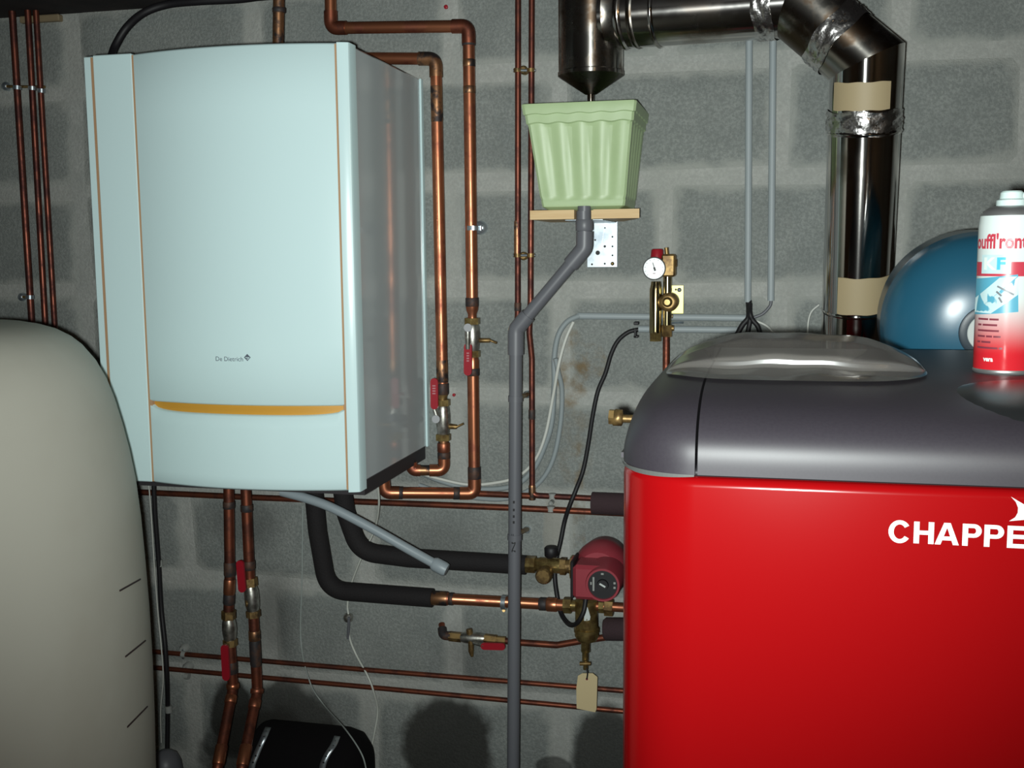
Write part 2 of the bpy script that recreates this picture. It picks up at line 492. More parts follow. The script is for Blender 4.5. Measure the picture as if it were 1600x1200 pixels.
def block(x0, x1, z0, z1):
    g = 0.0125                                             # half a joint
    x0 += g; x1 -= g; z0 += g; z1 -= g
    j = lambda a: random.uniform(-a, a)
    proud = random.uniform(-0.0012, 0.0012)
    rings = []
    cx, cz = (x0 + x1) / 2, (z0 + z1) / 2
    ch = [random.uniform(0.003, 0.014) for _ in range(4)]
    cor = [(x0 + j(.004), z0 + j(.004)), (x1 + j(.004), z0 + j(.004)), (x1 + j(.004), z1 + j(.004)), (x0 + j(.004), z1 + j(.004))]
    def ring(ins, y, s):
        pts = []
        sg = [(1, 1), (-1, 1), (-1, -1), (1, -1)]
        for k in range(4):
            bx, bz = cor[k]; sx, sz = sg[k]; c = ch[k] + ins * 0.6
            a = (bx + sx * ins, bz + sz * (ins + c)); b = (bx + sx * (ins + c), bz + sz * ins)
            pts += [a, b] if k in (0, 2) else [b, a]
        return [((p[0], y + j(.0006), p[1]), s) for p in pts]
    rings = [ring(0, 0.0048, 1.0), ring(0.014, proud, 0.52), ring(0.036, proud - 0.0006, 0.0)]
    vs_ = [p for r in rings for p, s in r]; sm = [s for r in rings for p, s in r]
    fs = []
    for a in range(2):
        for k in range(8):
            k2 = (k + 1) % 8
            fs.append((a * 8 + k, a * 8 + k2, (a + 1) * 8 + k2, (a + 1) * 8 + k))
    fs.append(tuple(range(16, 24)))
    me = bpy.data.meshes.new('concrete_block')
    me.from_pydata([(p[0] - cx, p[1], p[2] - cz) for p in vs_], [], fs); me.update()
    me.polygons.foreach_set('use_smooth', [True] * len(fs))
    at = me.attributes.new('smear', 'FLOAT', 'POINT'); at.data.foreach_set('value', sm)
    me.materials.append(M_BLOCK)
    o = bpy.data.objects.new('concrete_block', me); col.objects.link(o)
    o.location = (cx, 0, cz); o.parent = wall


BW = 0.395
for r in range(len(ZB) - 1):
    z1, z0 = ZC + ZB[r], ZC + ZB[r + 1]
    if r == 0: z1 = ZTOP + 0.02
    ph = -0.186 if r % 2 == 0 else 0.016
    if r == 6: ph = -0.20
    k = -6
    xs = []
    while True:
        x = ph + k * BW
        if x > XR_ + 0.2: break
        if x > -1.20: xs.append(x)
        k += 1
    xs = [-1.375] + xs
    xs = [-1.90 if r % 2 else -1.76] + xs
    for a, b in zip(xs, xs[1:]): block(a, b, z0, z1)

# ------------------------------------------------------------------ small helpers for plumbing
def coupling(parent, a, b, r, m=M_COPPERT, name='coupling'):
    a, b = Vector(a), Vector(b); u = (b - a).normalized(); L = (b - a).length
    return MB().sweep([a, a + u * L * .08, a + u * L * .92, b], [r * .93, r, r, r * .93], 16).build(name, m, parent)


def elbow(parent, a, b, c, r, leg, m=M_COPPERT, name='elbow'):
    a, b, c = Vector(a), Vector(b), Vector(c)
    p0 = b + (a - b).normalized() * leg; p1 = b + (c - b).normalized() * leg
    return MB().sweep(fillet([p0, b, p1], leg * .72, 8), r, 16).build(name, m, parent)


def lerp(a, b, t): return Vector(a) * (1 - t) + Vector(b) * t


def pipe_thing(label, pts, r, m, bend=0.02, name='copper_pipe', cat='pipe', group=None, seg=14):
    pts = [Vector(p) for p in pts]
    lo = min(pts, key=lambda p: p.z)
    t = thing(name, label, cat, lo, group)
    MB().sweep(fillet(pts, bend), r, seg).build('pipe_run', m, t)
    return t


# ------------------------------------------------------------------ the white wall boiler
BD = 0.374
XR = P(552, 417, BD).x; XLb = P(141, 335, BD).x
ZT = P(542, 65, BD).z; ZBt = P(562, 770, BD).z
boiler = thing('wall_boiler', 'white enamelled wall boiler with orange seams hanging on the block wall', 'boiler',
               ((XR + XLb) / 2, -BD / 2, ZBt))
xg1 = P(156, 335, BD).x; xg2 = P(219, 340, BD).x; xg3 = P(533, 415, BD).x
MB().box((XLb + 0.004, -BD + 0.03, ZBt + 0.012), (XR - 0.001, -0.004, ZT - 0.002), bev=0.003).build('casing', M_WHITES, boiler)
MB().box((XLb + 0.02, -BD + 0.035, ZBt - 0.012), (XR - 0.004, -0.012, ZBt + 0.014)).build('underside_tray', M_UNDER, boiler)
MB().box((XLb, -BD + 0.004, ZBt), (xg1 - 0.0014, -BD + 0.05, ZT), bev=0.0015).build('edge_trim', M_WHITE, boiler)
MB().box((xg1 + 0.0014, -BD, ZBt + 0.003), (xg2 - 0.002, -BD + 0.03, ZT + 0.001), bev=0.0015).build('side_panel', M_WHITE, boiler)
_rc = 0.012
_pp = [(xg3 + .0015, -BD + .034), (xg3 + .0015, -BD + .001), (xg3 + .0022, -BD)]
_w = XR - .0012 - (xg3 + .0022)
for k in range(1, 9):                       # gently rounded front that turns towards the side
    _a = math.radians(9 + 18 * (k - .5) / 8); _x, _y = _pp[-1]; _pp.append((_x + _w / 8, _y + _w / 8 * math.tan(_a)))
_x, _y = _pp[-1]; _pp += [(XR - .0004, _y + .0022), (XR, _y + .0034), (XR, -BD + .034)]
stack_ = MB(); _n = len(_pp)
stack_.add([Vector((x, y, ZBt)) for x, y in _pp] + [Vector((x, y, ZT)) for x, y in _pp],
           [(k, (k + 1) % _n, _n + (k + 1) % _n, _n + k) for k in range(_n)] + [tuple(reversed(range(_n))), tuple(range(_n, 2 * _n))], True)
stack_.build('corner_post', M_WHITE, boiler, sharp=math.radians(40))
MB().box((XR - .002, -.016, ZBt + .012), (XR + .0025, -.003, ZT - .002), bev=.001).build('rear_flange', M_WHITE, boiler)
for nm, xa, xb, z0_ in (('seam_strip', xg1 - 0.003, xg1 + 0.006, 0.004), ('seam_strip', xg2 - 0.005, xg2 + 0.005, 0.004),
                        ('seam_strip', xg3 - 0.003, xg3 + 0.003, 0.004)):
    MB().box((xa, -BD + 0.0012, ZBt + z0_), (xb, -BD + 0.03, ZT - 0.002)).build(nm, M_PEACH, boiler)
# bulged door and flap
xa, xb = xg2 + 0.0018, xg3 - 0.0015
BUL = 0.026
zd0 = P(388, 634, BD + BUL * .9).z
def bulge(u): return -BD - BUL * (1 - (2 * u - 1) ** 2)
def door_fn(z_lo, z_hi):
    def fn(u, v):
        return Vector((xa + (xb - xa) * u, bulge(u), z_lo(u) + (z_hi(u) - z_lo(u)) * v))
    return fn
def panel(name, z_lo, z_hi, m):
    mb = MB(); nu = 32
    e = 0.004
    def fn(u, v):
        # v: 0..1 with rounded rims
        x = xa + (xb - xa) * u; lo_, hi_ = z_lo(u), z_hi(u)
        vv = [(-.02, 0.03), (0, e), (e, 0.0)]
        return x, lo_, hi_
    rows = [lambda l, h: (l, 0.030), lambda l, h: (l, 0.004), lambda l, h: (l + 0.0035, 0.0)]
    rows += [(lambda k: (lambda l, h: (l + 0.0035 + (h - l - 0.007) * k / 6, 0.0)))(k) for k in range(1, 6)]
    rows += [lambda l, h: (h - 0.0035, 0.0), lambda l, h: (h, 0.004), lambda l, h: (h, 0.030)]
    vs_ = []; fs = []
    for i in range(nu + 1):
        u = i / nu; l, h = z_lo(u), z_hi(u)
        for rf in rows:
            z, dy = rf(l, h)
            vs_.append(Vector((xa + (xb - xa) * u, bulge(u) + dy, z)))
    n = len(rows)
    for i in range(nu):
        for k in range(n - 1):
            fs.append((i * n + k, (i + 1) * n + k, (i + 1) * n + k + 1, i * n + k + 1))
    fs.append(tuple(range(n))); fs.append(tuple(nu * n + k for k in range(n - 1, -1, -1)))
    mb.add(vs_, fs, True)
    return mb.build(name, m, boiler, sharp=math.radians(50))
door = panel('door', lambda u: zd0, lambda u: ZT, M_WHITE)
hscoop = lambda u: 0.011 * (max(0.0, 1 - (2 * u - 1) ** 6)) ** .5
flap = panel('lower_flap', lambda u: ZBt + 0.002, lambda u: zd0 - 0.0045 - hscoop(u), M_WHITE)
MB().grid(lambda u, v: Vector((xa + (xb - xa) * u, bulge(u) + 0.010, zd0 - 0.022 + 0.024 * v)), 24, 1).build('handle_recess', M_ORANGE, boiler, 'orange grip strip under the door')
# maker's name and emblem on the door
tv, tf, asp = text_geo('De Dietrich', 0.0)
lp = P(337, 564, BD + BUL); rp = P(380, 565, BD + BUL)
tw = rp.x - lp.x; th = tw / asp * 1.0
def on_door(x, z): return Vector((x, bulge((x - xa) / (xb - xa)) - 0.0006, z))
MB().add([on_door(lp.x + a * tw, lp.z + b * th) for a, b in tv], tf).build('name_lettering', M_INK, door)
ec = P(386.5, 558.5, BD + BUL); er = SZ(5.6, ec)
MB().add([on_door(ec.x + dx * er, ec.z + dz * er) for dx, dz in ((1, 0), (0, 1), (-1, 0), (0, -1))], [(0, 1, 2, 3)]).build('diamond_emblem', M_INK, door)
q = MB()
for (x0_, z0_, x1_, z1_) in ((-.55, .0, .55, .0), (0, -.2, 0, -.6), (.18, -.5, .62, -.06)):
    a = on_door(ec.x + x0_ * er, ec.z + z0_ * er); b = on_door(ec.x + x1_ * er, ec.z + z1_ * er)
    d_ = (b - a).normalized().cross(Vector((0, 1, 0))) * er * .09; y_ = Vector((0, -0.0004, 0))
    q.add([a - d_ + y_, b - d_ + y_, b + d_ + y_, a + d_ + y_], [(0, 1, 2, 3)])
q.build('emblem_lines', M_WHITE, door)
MB().box((XR - 0.06, -0.20, ZBt - 0.022), (XR - 0.025, -0.10, ZBt + .003)).build('outlet_block', M_UNDER, boiler)

# ------------------------------------------------------------------ copper runs right of the white boiler
R22 = 0.0108
a0, a1, a2, a3, a4, a5, a6 = PP([(516, -30, .07), (517, 44, .07), (732, 41, .07), (741.5, 771, .07), (601, 770, .13), (598, 740, .13), (590, 700, .13)])
outer = thing('copper_pipe', 'thick copper pipe that crosses above the white boiler and drops to a red-levered valve', 'pipe', a3)
a2b = lerp(a2, a3, (470 - 41) / 730.0); a2c = lerp(a2, a3, (560 - 41) / 730.0)
MB().sweep(fillet([a0, a1, a2, a2b], .022), R22, 16).build('upper_pipe', M_COPPER, outer)
MB().sweep(fillet([a2c, a3, a4, a5], .02), R22, 16).build('lower_pipe', M_COPPER, outer)
elbow(outer, a0, a1, a2, R22 * 1.16, .030, M_COPPERD); elbow(outer, a1, a2, a3, R22 * 1.16, .030, M_COPPERD)
elbow(outer, a2, a3, a4, R22 * 1.14, .028, M_COPPER); elbow(outer, a3, a4, a5, R22 * 1.14, .026, M_COPPER)
for ya, yb, m in ((62, 70, M_SOLDER), (90, 102, M_COPPERT), (130, 142, M_COPPERT), (456, 470, M_SOLDER), (568, 580, M_SOLDER), (727, 748, M_SOLDER)):
    coupling(outer, lerp(a2, a3, (ya - 41) / 730.), lerp(a2, a3, (yb - 41) / 730.), R22 * (1.13 if m is M_SOLDER else 1.04), m)
for t0, t1 in ((.885, .93), (.06, .10)):
    coupling(outer, lerp(a1, a2, t0), lerp(a1, a2, t1), R22 * 1.12, M_SOLDER)
coupling(outer, lerp(a3, a4, .17), lerp(a3, a4, .24), R22 * 1.1, M_SOLDER); coupling(outer, lerp(a3, a4, .80), lerp(a3, a4, .86), R22 * 1.1, M_SOLDER)


def ball_valve(parent, A, B, y0, y1, ytop, levpx, side=1):
    """inline valve on the line A(ytop)..B; y given in sight-line pixels along the pipe"""
    def q(y): return lerp(A, B, (y - ytop) / levpx)
    v = MB()
    v.sweep([q(y0 + 9), q(y0 + 13), q((y0 + y1) / 2 - 6), q((y0 + y1) / 2 + 4), q(y1 - 12), q(y1 - 9)],
            [R22 * .95, R22 * 1.15, R22 * 1.30, R22 * 1.30, R22 * 1.1, R22 * .95], 16)
    body = v.build('ball_valve', M_NICKEL, parent, 'nickel valve body')
    MB().hexnut(q(y0), q(y0 + 10), R22 * 1.36).build('hex_nut', M_BRASS, body)
    MB().hexnut(q(y1 - 10), q(y1), R22 * 1.36).build('hex_nut', M_BRASS, body)
    return body, q


vb, q = ball_valve(outer, a2, a3, 488, 550, 41, 730.)
MB().sweep([q(470), q(476), q(482), q(489)], [R22 * 1.1, R22 * 1.0, R22 * .75, R22 * .75], 16).build('reducer', M_COPPER, outer)
MB().sweep([q(549), q(556), q(568)], [R22 * .85, R22 * 1.08, R22 * 1.08], 16).build('reducer', M_COPPER, outer)


def lever(body, pa, pb, wid, bump_top=True):
    pa, pb = Vector(pa), Vector(pb)
    u = (pb - pa).normalized(); s = u.cross(Vector((0, 1, 0))).normalized() * wid / 2; th = Vector((0, 0.005, 0))
    n = 6; poly = []
    for k in range(n + 1):
        t = PI * k / n; poly.append(pb + s * math.cos(t) + u * wid * .45 * math.sin(t) - u * wid * .45)
    for k in range(n + 1):
        t = PI + PI * k / n; poly.append(pa + s * math.cos(t) + u * wid * .45 * math.sin(t) + u * wid * .45)
    return MB().prism(poly, th).build('lever', M_REDP, body, 'red lever')


lv = lever(vb, P(731, 536, .095), P(730.5, 587, .095), SZ(12.5, P(731, 560, .095)))
MB().sweep(PP([(731, 512, .098), (731, 530, .098), (731, 545, .095)]), .0045, 8).build('lever_stem', M_NICKEL, vb)
MB().sweep(PP([(731, 512, .105), (731, 512, .075)]), .0075, 12).build('spindle_cap', M_PVC, vb)
MB().sweep(PP([(750, 532, .07), (765, 532, .072), (766, 532, .072), (776, 536, .075)]), [.0045, .0042, .0022, .0022], 10).build('drain_stub', M_BRASSD, vb)
_lp = MB()
for _y in (553, 557, 561, 565): _lp.add([P(729, _y, .0956), P(733, _y, .0956), P(733, _y - 2.2, .0956), P(729, _y - 2.2, .0956)], [(0, 1, 2, 3)])
_lp.build('lever_print', M_LABELP, lv)
# inner riser
b0, b1, b2, b3, b4 = PP([(560, 91, .055), (681, 92, .055), (694, 735, .055), (645, 735, .075), (640, 715, .075)])
inner = thing('copper_pipe', 'thick copper pipe running close along the right edge of the white boiler', 'pipe', b2)
bq = lambda y: lerp(b1, b2, (y - 92) / 643.)
MB().sweep(fillet([b0, b1, bq(612)], .022), R22, 16).build('upper_pipe', M_COPPER, inner)
MB().sweep(fillet([bq(682), b2, b3, b4], .02), R22 * .92, 16).build('lower_pipe', M_COPPERT, inner)
elbow(inner, b0, b1, b2, R22 * 1.15, .032, M_COPPERT); elbow(inner, b1, b2, b3, R22 * 1.08, .028, M_COPPER); elbow(inner, b2, b3, b4, R22 * 1.05, .014, M_COPPER)
coupling(inner, bq(130), bq(190), R22 * 1.03, M_COPPERT); coupling(inner, bq(594), bq(612), R22 * 1.12, M_SOLDER)
coupling(inner, bq(555), bq(594), R22 * 1.03, M_COPPERT); coupling(inner, bq(690), bq(705), R22 * 1.12, M_COPPER); coupling(inner, bq(705), bq(716), R22 * 1.12, M_SOLDER)
v2, q2 = ball_valve(inner, b1, b2, 620, 686, 92, 643.)
MB().sweep([q2(610), q2(616), q2(622)], [R22 * 1.05, R22 * .8, R22 * .8], 14).build('reducer', M_BRASSD, inner)
lv2 = lever(v2, P(678.5, 640, .08), P(678, 591, .08), SZ(12, P(678, 600, .08)))
_lp = MB()
for _y in (604, 608, 612, 616): _lp.add([P(675.5, _y, .0806), P(680.5, _y, .0806), P(680.5, _y - 2.2, .0806), P(675.5, _y - 2.2, .0806)], [(0, 1, 2, 3)])
_lp.build('lever_print', M_LABELP, lv2)
MB().sweep(PP([(684, 655, .085), (679, 640, .082)]), .0045, 8).build('lever_stem', M_NICKEL, v2)
MB().sweep(PP([(681, 655, .09), (681, 655, .05)]), .0075, 12).build('spindle_cap', M_PVC, v2)
MB().sweep(PP([(700, 666, .055), (713, 667, .057), (714, 667, .058), (724, 662, .06)]), [.0055, .0045, .0022, .0022], 10).build('drain_stub', M_BRASSD, v2)
# stub above the boiler
t = pipe_thing('short dark copper pipe rising from the top of the white boiler', PP([(436, -30, .12), (434.5, 80, .12)]), .0105, M_COPPERT)
coupling(t, P(436, 12, .12), P(436, 20, .12), .012, M_SOLDER)
# wall rosette clip of the outer riser
t = thing('pipe_clip', 'round zinc wall clip holding the long copper pipe beside the boiler', 'clip', P(752, 356, 0))
MB().lathe(P(752, 356, 0), (0, -1, 0), [(-.004, .012), (.006, .0128), (.010, .010), (.012, .004)], 24).build('rosette', M_ZINC, t)
MB().sweep([P(739, 353, .07), P(739, 360, .07)], .0128, 18).build('collar', M_ZINC, t)
MB().sweep(PP([(752, 356, .005), (752, 356, .06)]), .003, 8).build('stem', M_ZINC, t)
for xx in (727.5, 751):
    MB().sweep([P(xx, 353, .07), P(xx, 360, .07)], .003, 8).build('screw', M_ZINC, t)

for (x, y, r_, lab) in ((709.5, 617, 2.6, 'tiny red plug in the wall beside the inner copper valve'), (697, 11, 3.4, 'tiny dull red plug in the wall above the copper crossover')):
    c = P(x, y, 0); rr_ = SZ(r_, c)
    MB().lathe(c, (0, -1, 0), [(-.006, rr_ * .7), (.0005, rr_ * .8), (.001, rr_), (.0022, rr_ * .95), (.0026, rr_ * .5)], 14).top('wall_plug', M_REDP, lab, 'plug')

# ------------------------------------------------------------------ black hose above the boiler
MB().sweep(spline(PP([(173, 92, .16), (180, 72, .14), (198, 43, .13), (225, 20, .13), (262, 7, .12), (310, 2, .12), (380, -2, .11), (440, -12, .11)])), .0075, 12) \
    .top('black_hose', M_BLACK, 'black hose arching up from the top left corner of the white boiler', 'hose')

# ------------------------------------------------------------------ three pipes on the far left
names = ('leftmost of three thin copper pipes left of the white boiler', 'middle one of three thin copper pipes left of the white boiler',
         'right one of three thin copper pipes left of the white boiler, nearest to it')
for k, (tp, bt) in enumerate((((14, -60), (57, 620)), ((39, -60), (77, 620)), ((51.5, -60), (92, 620)))):
    o_ = (.045, .045, .038)[k]
    r_ = (.0068, .0062, .0058)[k]
    MB().sweep([P(tp[0], tp[1], o_), P(bt[0], bt[1], o_)], r_, 12).top('copper_pipe', M_COPPERB, names[k], 'pipe')
def wall_clip(lab, c, colls, off, rs=.006):
    t = thing('pipe_clip', lab, 'clip', P(c[0], c[1], 0))
    MB().lathe(P(c[0], c[1], 0), (0, -1, 0), [(-.004, rs * 1.25), (.005, rs * 1.25), (.008, rs), (.010, rs * .4)], 18).build('rosette', M_ZINC, t)
    MB().sweep([P(c[0], c[1], .0), P(c[0], c[1], off * .8)], .0022, 8).build('stem', M_BRASSD, t)
    for (x, y, r) in colls:
        MB().sweep([P(x, y - 3, off), P(x, y + 3, off)], r, 14).build('collar', M_ZINC, t)
    xs_ = [c_[0] for c_ in colls] + [c[0]]
    MB().sweep([P(min(xs_), c[1], off * .8), P(max(xs_) + 5, c[1] + 1, off * .8)], .0028, 8).build('bridge', M_BRASSD, t)
    return t
wall_clip('upper zinc pipe clip on the three copper pipes at far left', (11, 135), [(27, 137, .0085), (50.5, 138, .0080), (65, 142, .0075)], .045, .007)
wall_clip('lower zinc pipe clip on the three copper pipes at far left', (36, 464), [(47, 464, .0085)], .045, .007)
# batten under the ceiling
MB().box(tuple(P(30, 36, .012)), tuple(P(97, 23, .0) + Vector((0, .004, 0))), bev=.002).top('wood_batten', M_WOODD, 'short wooden batten under the ceiling behind the left copper pipes', 'batten')

# ------------------------------------------------------------------ twin thin pipes in the middle
c0, c1, c2 = PP([(809.5, -40, .03), (809, 488, .03), (806, 560, .03)])
t = pipe_thing('left one of two thin copper pipes beside the green planter', [c0, c1, c2, P(806, 640, .03)], .0055, M_COPPERB, .01)
coupling(t, P(809, 473, .03), P(809, 486, .03), .0064, M_SOLDER); coupling(t, P(808, 345, .03), P(808, 400, .03), .0058, M_COPPERT)
d0, d1, d2, d3, d4 = PP([(831, -40, .03), (829, 470, .03), (827, 520, .035), (831, 560, .03), (831.5, 774, .03)])
t = pipe_thing('right one of two thin copper pipes, passing behind the green planter and turning right below', [d0, d1, d2, d3, d4, P(930, 779, .03)], .0055, M_COPPERB, .012)
coupling(t, P(831, 640, .03), P(831, 655, .03), .0064, M_SOLDER)
coupling(t, P(831.3, 758, .03), P(831.5, 781, .03), .0066, M_COPPERT)
for yy, lab in ((110, 'brass twin clip on the two thin copper pipes above the green planter'), (399, 'brass twin clip on the two thin copper pipes below the wooden shelf')):
    t = thing('pipe_clip', lab, 'clip', P(820, yy, 0))
    MB().lathe(P(820, yy + 1, 0), (0, -1, 0), [(-.004, .007), (.012, .008), (.016, .005)], 18).build('rosette', M_BRASSD, t)
    for x in (808.5, 829.5):
        MB().sweep([P(x, yy - 3, .03), P(x, yy + 3, .03)], .0072, 14).build('collar', M_BRASSD, t)
    MB().sweep(PP([(802, yy, .03), (837, yy, .03)]), .0024, 8).build('bridge', M_ZINC, t)

# ------------------------------------------------------------------ horizontal thin pipes
t = pipe_thing('thin copper pipe running level just under the white boiler along the wall', PP([(150, 766, .03), (400, 777.5, .03), (800, 793.5, .03), (1010, 804, .03)]), .0060, M_COPPERD)
pipe_thing('short thin copper pipe behind the elbow below the white boiler', PP([(700, 769, .03), (829, 775, .03)]), .0058, M_COPPERD)
t = thing('pipe_clip', 'grey plastic clip on the two level copper pipes beside the black cable', 'clip', P(862, 786, 0))
MB().box(tuple(P(856, 791, .022)), tuple(P(867, 780, .0)), bev=.003).build('saddle', M_CLIPC, t)
MB().sweep([P(863, 779, .03), P(863, 771, .03)], .0072, 12).build('collar', M_CLIPC, t)
MB().sweep([P(861, 799, .03), P(861, 791, .03)], .0076, 12).build('collar', M_CLIPC, t)
LP = [('upper of two long thin copper pipes running low along the wall', [(150, 1010, .028), (250, 1019, .028), (600, 1049, .028), (970, 1079, .028), (1030, 1084, .028)]),
      ('lower of two long thin copper pipes running low along the wall', [(150, 1035, .028), (250, 1044, .028), (600, 1076, .028), (970, 1111, .028), (1030, 1117, .028)])]
for lab, pts in LP:
    MB().sweep(PP(pts), .0050, 12).top('copper_pipe', M_COPPERD, lab, 'pipe')
for (x, y, lab) in ((288, 1013, 'small clear clip on the upper low copper pipe beside the tank'), (293, 1042, 'small clear clip on the lower low copper pipe beside the tank')):
    t = thing('pipe_clip', lab, 'clip', P(x, y, 0))
    MB().lathe(P(x + 2, y - 1, 0), (0, -1, 0), [(-.004, .010), (.008, .010), (.014, .006)], 18).build('rosette', M_CLIPC, t)
    MB().sweep([P(x - 4, y + 9 + (0 if y < 1030 else 5), .028), P(x + 2, y + 9 + (1 if y < 1030 else 6), .028)], .0068, 12).build('collar', M_CLIPC, t)
    MB().sweep(PP([(x - 2, y, .01), (x - 2, y + 16, .03)]), .0025, 8).build('screw', M_ZINC, t)

# ------------------------------------------------------------------ two valved pipes under the boiler
R20 = .0102
def drop(lab, pts, valve_y, lev, cps, lo_m):
    ps = PP(pts)
    t = thing('copper_pipe', lab, 'pipe', ps[-1])
    MB().sweep(fillet(ps, .03), R20, 16).build('pipe_run', M_COPPERD, t)
    def q(y):
        for (pa, A), (pb, B) in zip(zip(pts, ps), list(zip(pts, ps))[1:]):
            if pa[1] <= y <= pb[1]: return lerp(A, B, (y - pa[1]) / (pb[1] - pa[1]))
    for (y0, y1, k, m) in cps: coupling(t, q(y0), q(y1), R20 * k, m)
    y0, y1 = valve_y
    body = MB().sweep([q(y0), q(y0 + 8), q((y0 + y1) / 2), q(y1 - 8), q(y1)], [R20 * 1.1, R20 * 1.35, R20 * 1.4, R20 * 1.3, R20 * 1.1], 16).build('ball_valve', M_NICKEL, t, 'nickel valve body')
    MB().hexnut(q(y0 - 12), q(y0 + 1), R20 * 1.38).build('hex_nut', M_BRASSD, body)
    MB().hexnut(q(y1 - 1), q(y1 + 9), R20 * 1.38).build('hex_nut', M_BRASSD, body)
    lever(body, P(*lev[0]), P(*lev[1]), SZ(lev[2], P(*lev[0])))
    c = q(lev[3]); e_ = P(*lev[1]) if lev[4] else P(*lev[0])
    MB().sweep([c + Vector((0, -.02, 0)), Vector((e_.x, c.y - .022, c.z))], .006, 8).build('lever_stem', M_BRASSD, body)
    return t, q
t, q = drop('left of two copper pipes with red levers under the white boiler', [(357, 740, .13), (359, 900, .13), (357, 960, .13), (364, 1075, .13), (340, 1200, .24), (318, 1320, .30)],
     (966, 1000), ((353, 1064, .165), (350, 1008, .165), 12.5, 1003, True),
     [(783, 794, 1.12, M_SOLDER), (878, 900, 1.12, M_SOLDER), (905, 928, 1.12, M_COPPER), (928, 944, 1.1, M_SOLDER), (1034, 1052, 1.1, M_SOLDER), (1068, 1076, 1.25, M_COPPER), (1088, 1100, 1.15, M_COPPER), (1166, 1195, 1.18, M_COPPER)], None)
t, q = drop('right of two copper pipes with red levers under the white boiler', [(383, 740, .13), (390, 900, .13), (396, 960, .13), (402, 1080, .13), (378, 1200, .24), (356, 1320, .30)],
     (915, 955), ((378, 926, .165), (374, 876, .165), 12.5, 938, False),
     [(788, 799, 1.15, M_SOLDER), (876, 890, 1.14, M_SOLDER), (985, 1000, 1.12, M_COPPERT), (1000, 1040, 1.08, M_SOLDER), (1076, 1084, 1.25, M_COPPER), (1094, 1108, 1.15, M_COPPER), (1166, 1197, 1.18, M_COPPER)], None)

# ------------------------------------------------------------------ black insulated pipes, condensate hose
RI = .0178
t = thing('insulated_pipe', 'black foam pipe with the lower bend below the boiler, ending in bare copper', 'pipe', P(670, 935, .10))
p_ = PP([(488, 745, .12), (496, 830, .11), (512, 922, .10), (676, 934.5, .10)])
MB().sweep(fillet(p_, .045, 12), RI, 20).build('foam_sleeve', M_FOAM, t)
e0, e1 = P(670, 934, .10), P(905, 947, .10)
MB().sweep([e0, lerp(e0, e1, .08), lerp(e0, e1, .13), lerp(e0, e1, .14), e1], [.0125, .0125, .0125, .0105, .0105], 18).build('copper_pipe_end', M_COPPER, t)
coupling(t, lerp(e0, e1, .02), lerp(e0, e1, .13), .0135, M_COPPERT); coupling(t, lerp(e0, e1, .14), lerp(e0, e1, .17), .0118, M_SOLDER)
coupling(t, lerp(e0, e1, .74), lerp(e0, e1, .79), .0120, M_SOLDER); coupling(t, lerp(e0, e1, .79), lerp(e0, e1, .86), .0130, M_COPPER)
t = thing('insulated_pipe', 'black foam pipe with the upper bend below the boiler, running behind the grey drain', 'pipe', P(700, 875, .12))
p_ = PP([(532, 745, .14), (540, 800, .13), (562, 862, .12), (640, 872, .11), (822, 883, .10)])
MB().sweep(fillet(p_, .05, 12), RI, 20).build('foam_sleeve', M_FOAM, t)
# pipe clip on bare copper
t = thing('pipe_clip', 'zinc clip on bare copper beside the grey drain pipe', 'clip', P(786, 945, 0))
MB().sweep([P(784, 941, .10), P(791, 941.5, .10)], .0135, 18).build('collar', M_ZINC, t)
MB().sweep(PP([(787, 954, .10), (787, 954, 0)]), .003, 8).build('stem', M_BRASSD, t)
# condensate hose
t = thing('condensate_hose', 'light grey plastic hose hanging free from under the white boiler', 'hose', P(690, 888, .24))
hp = spline(PP([(440, 768, .24), (480, 779, .24), (520, 794, .24), (580, 825, .235), (640, 859, .23), (683, 883, .23)]))
MB().sweep(hp, .0085, 14).build('tube', M_HOSE, t)
MB().sweep(PP([(676, 879.5, .23), (680, 881.5, .23), (694, 889, .23), (698, 891, .23)]), [.0100, .0125, .0125, .0112], 16).build('end_cap', M_HOSE, t)

# ------------------------------------------------------------------ flue: stainless tee, duct, elbow, riser
RF = .0545
flue = thing('flue_pipe', 'stainless steel flue with a drain tee, sloping duct and riser to the red boiler', 'flue', P(1337, 540, .12))
tc = [P(922.5, -60, .125), P(922.5, 118, .125)]
ax = Vector((0, 0, -1)); base = P(923, -70, .125); zb = P(923, 119, .125).z
L = base.z - zb
MB().lathe(base, ax, [(0, RF), (L - .0075, RF), (L - .006, RF + .0012), (L, RF + .0012), (L + .030, .010), (L + .0305, .006), (L + .042, .006), (L + .044, .011), (L + .047, .011)], 40, cap=False) \
    .build('drain_tee', M_STEELD, flue, 'stained tee with a drain cone', sharp=math.radians(24))
g0, g1, g2, g3, g4 = P(923, 27, .125), P(1240, 2, .19), P(1300, 45, .205), P(1354, 97, .215), P(1335, 560, .12)
g2 = lerp(g1, g3, .5)
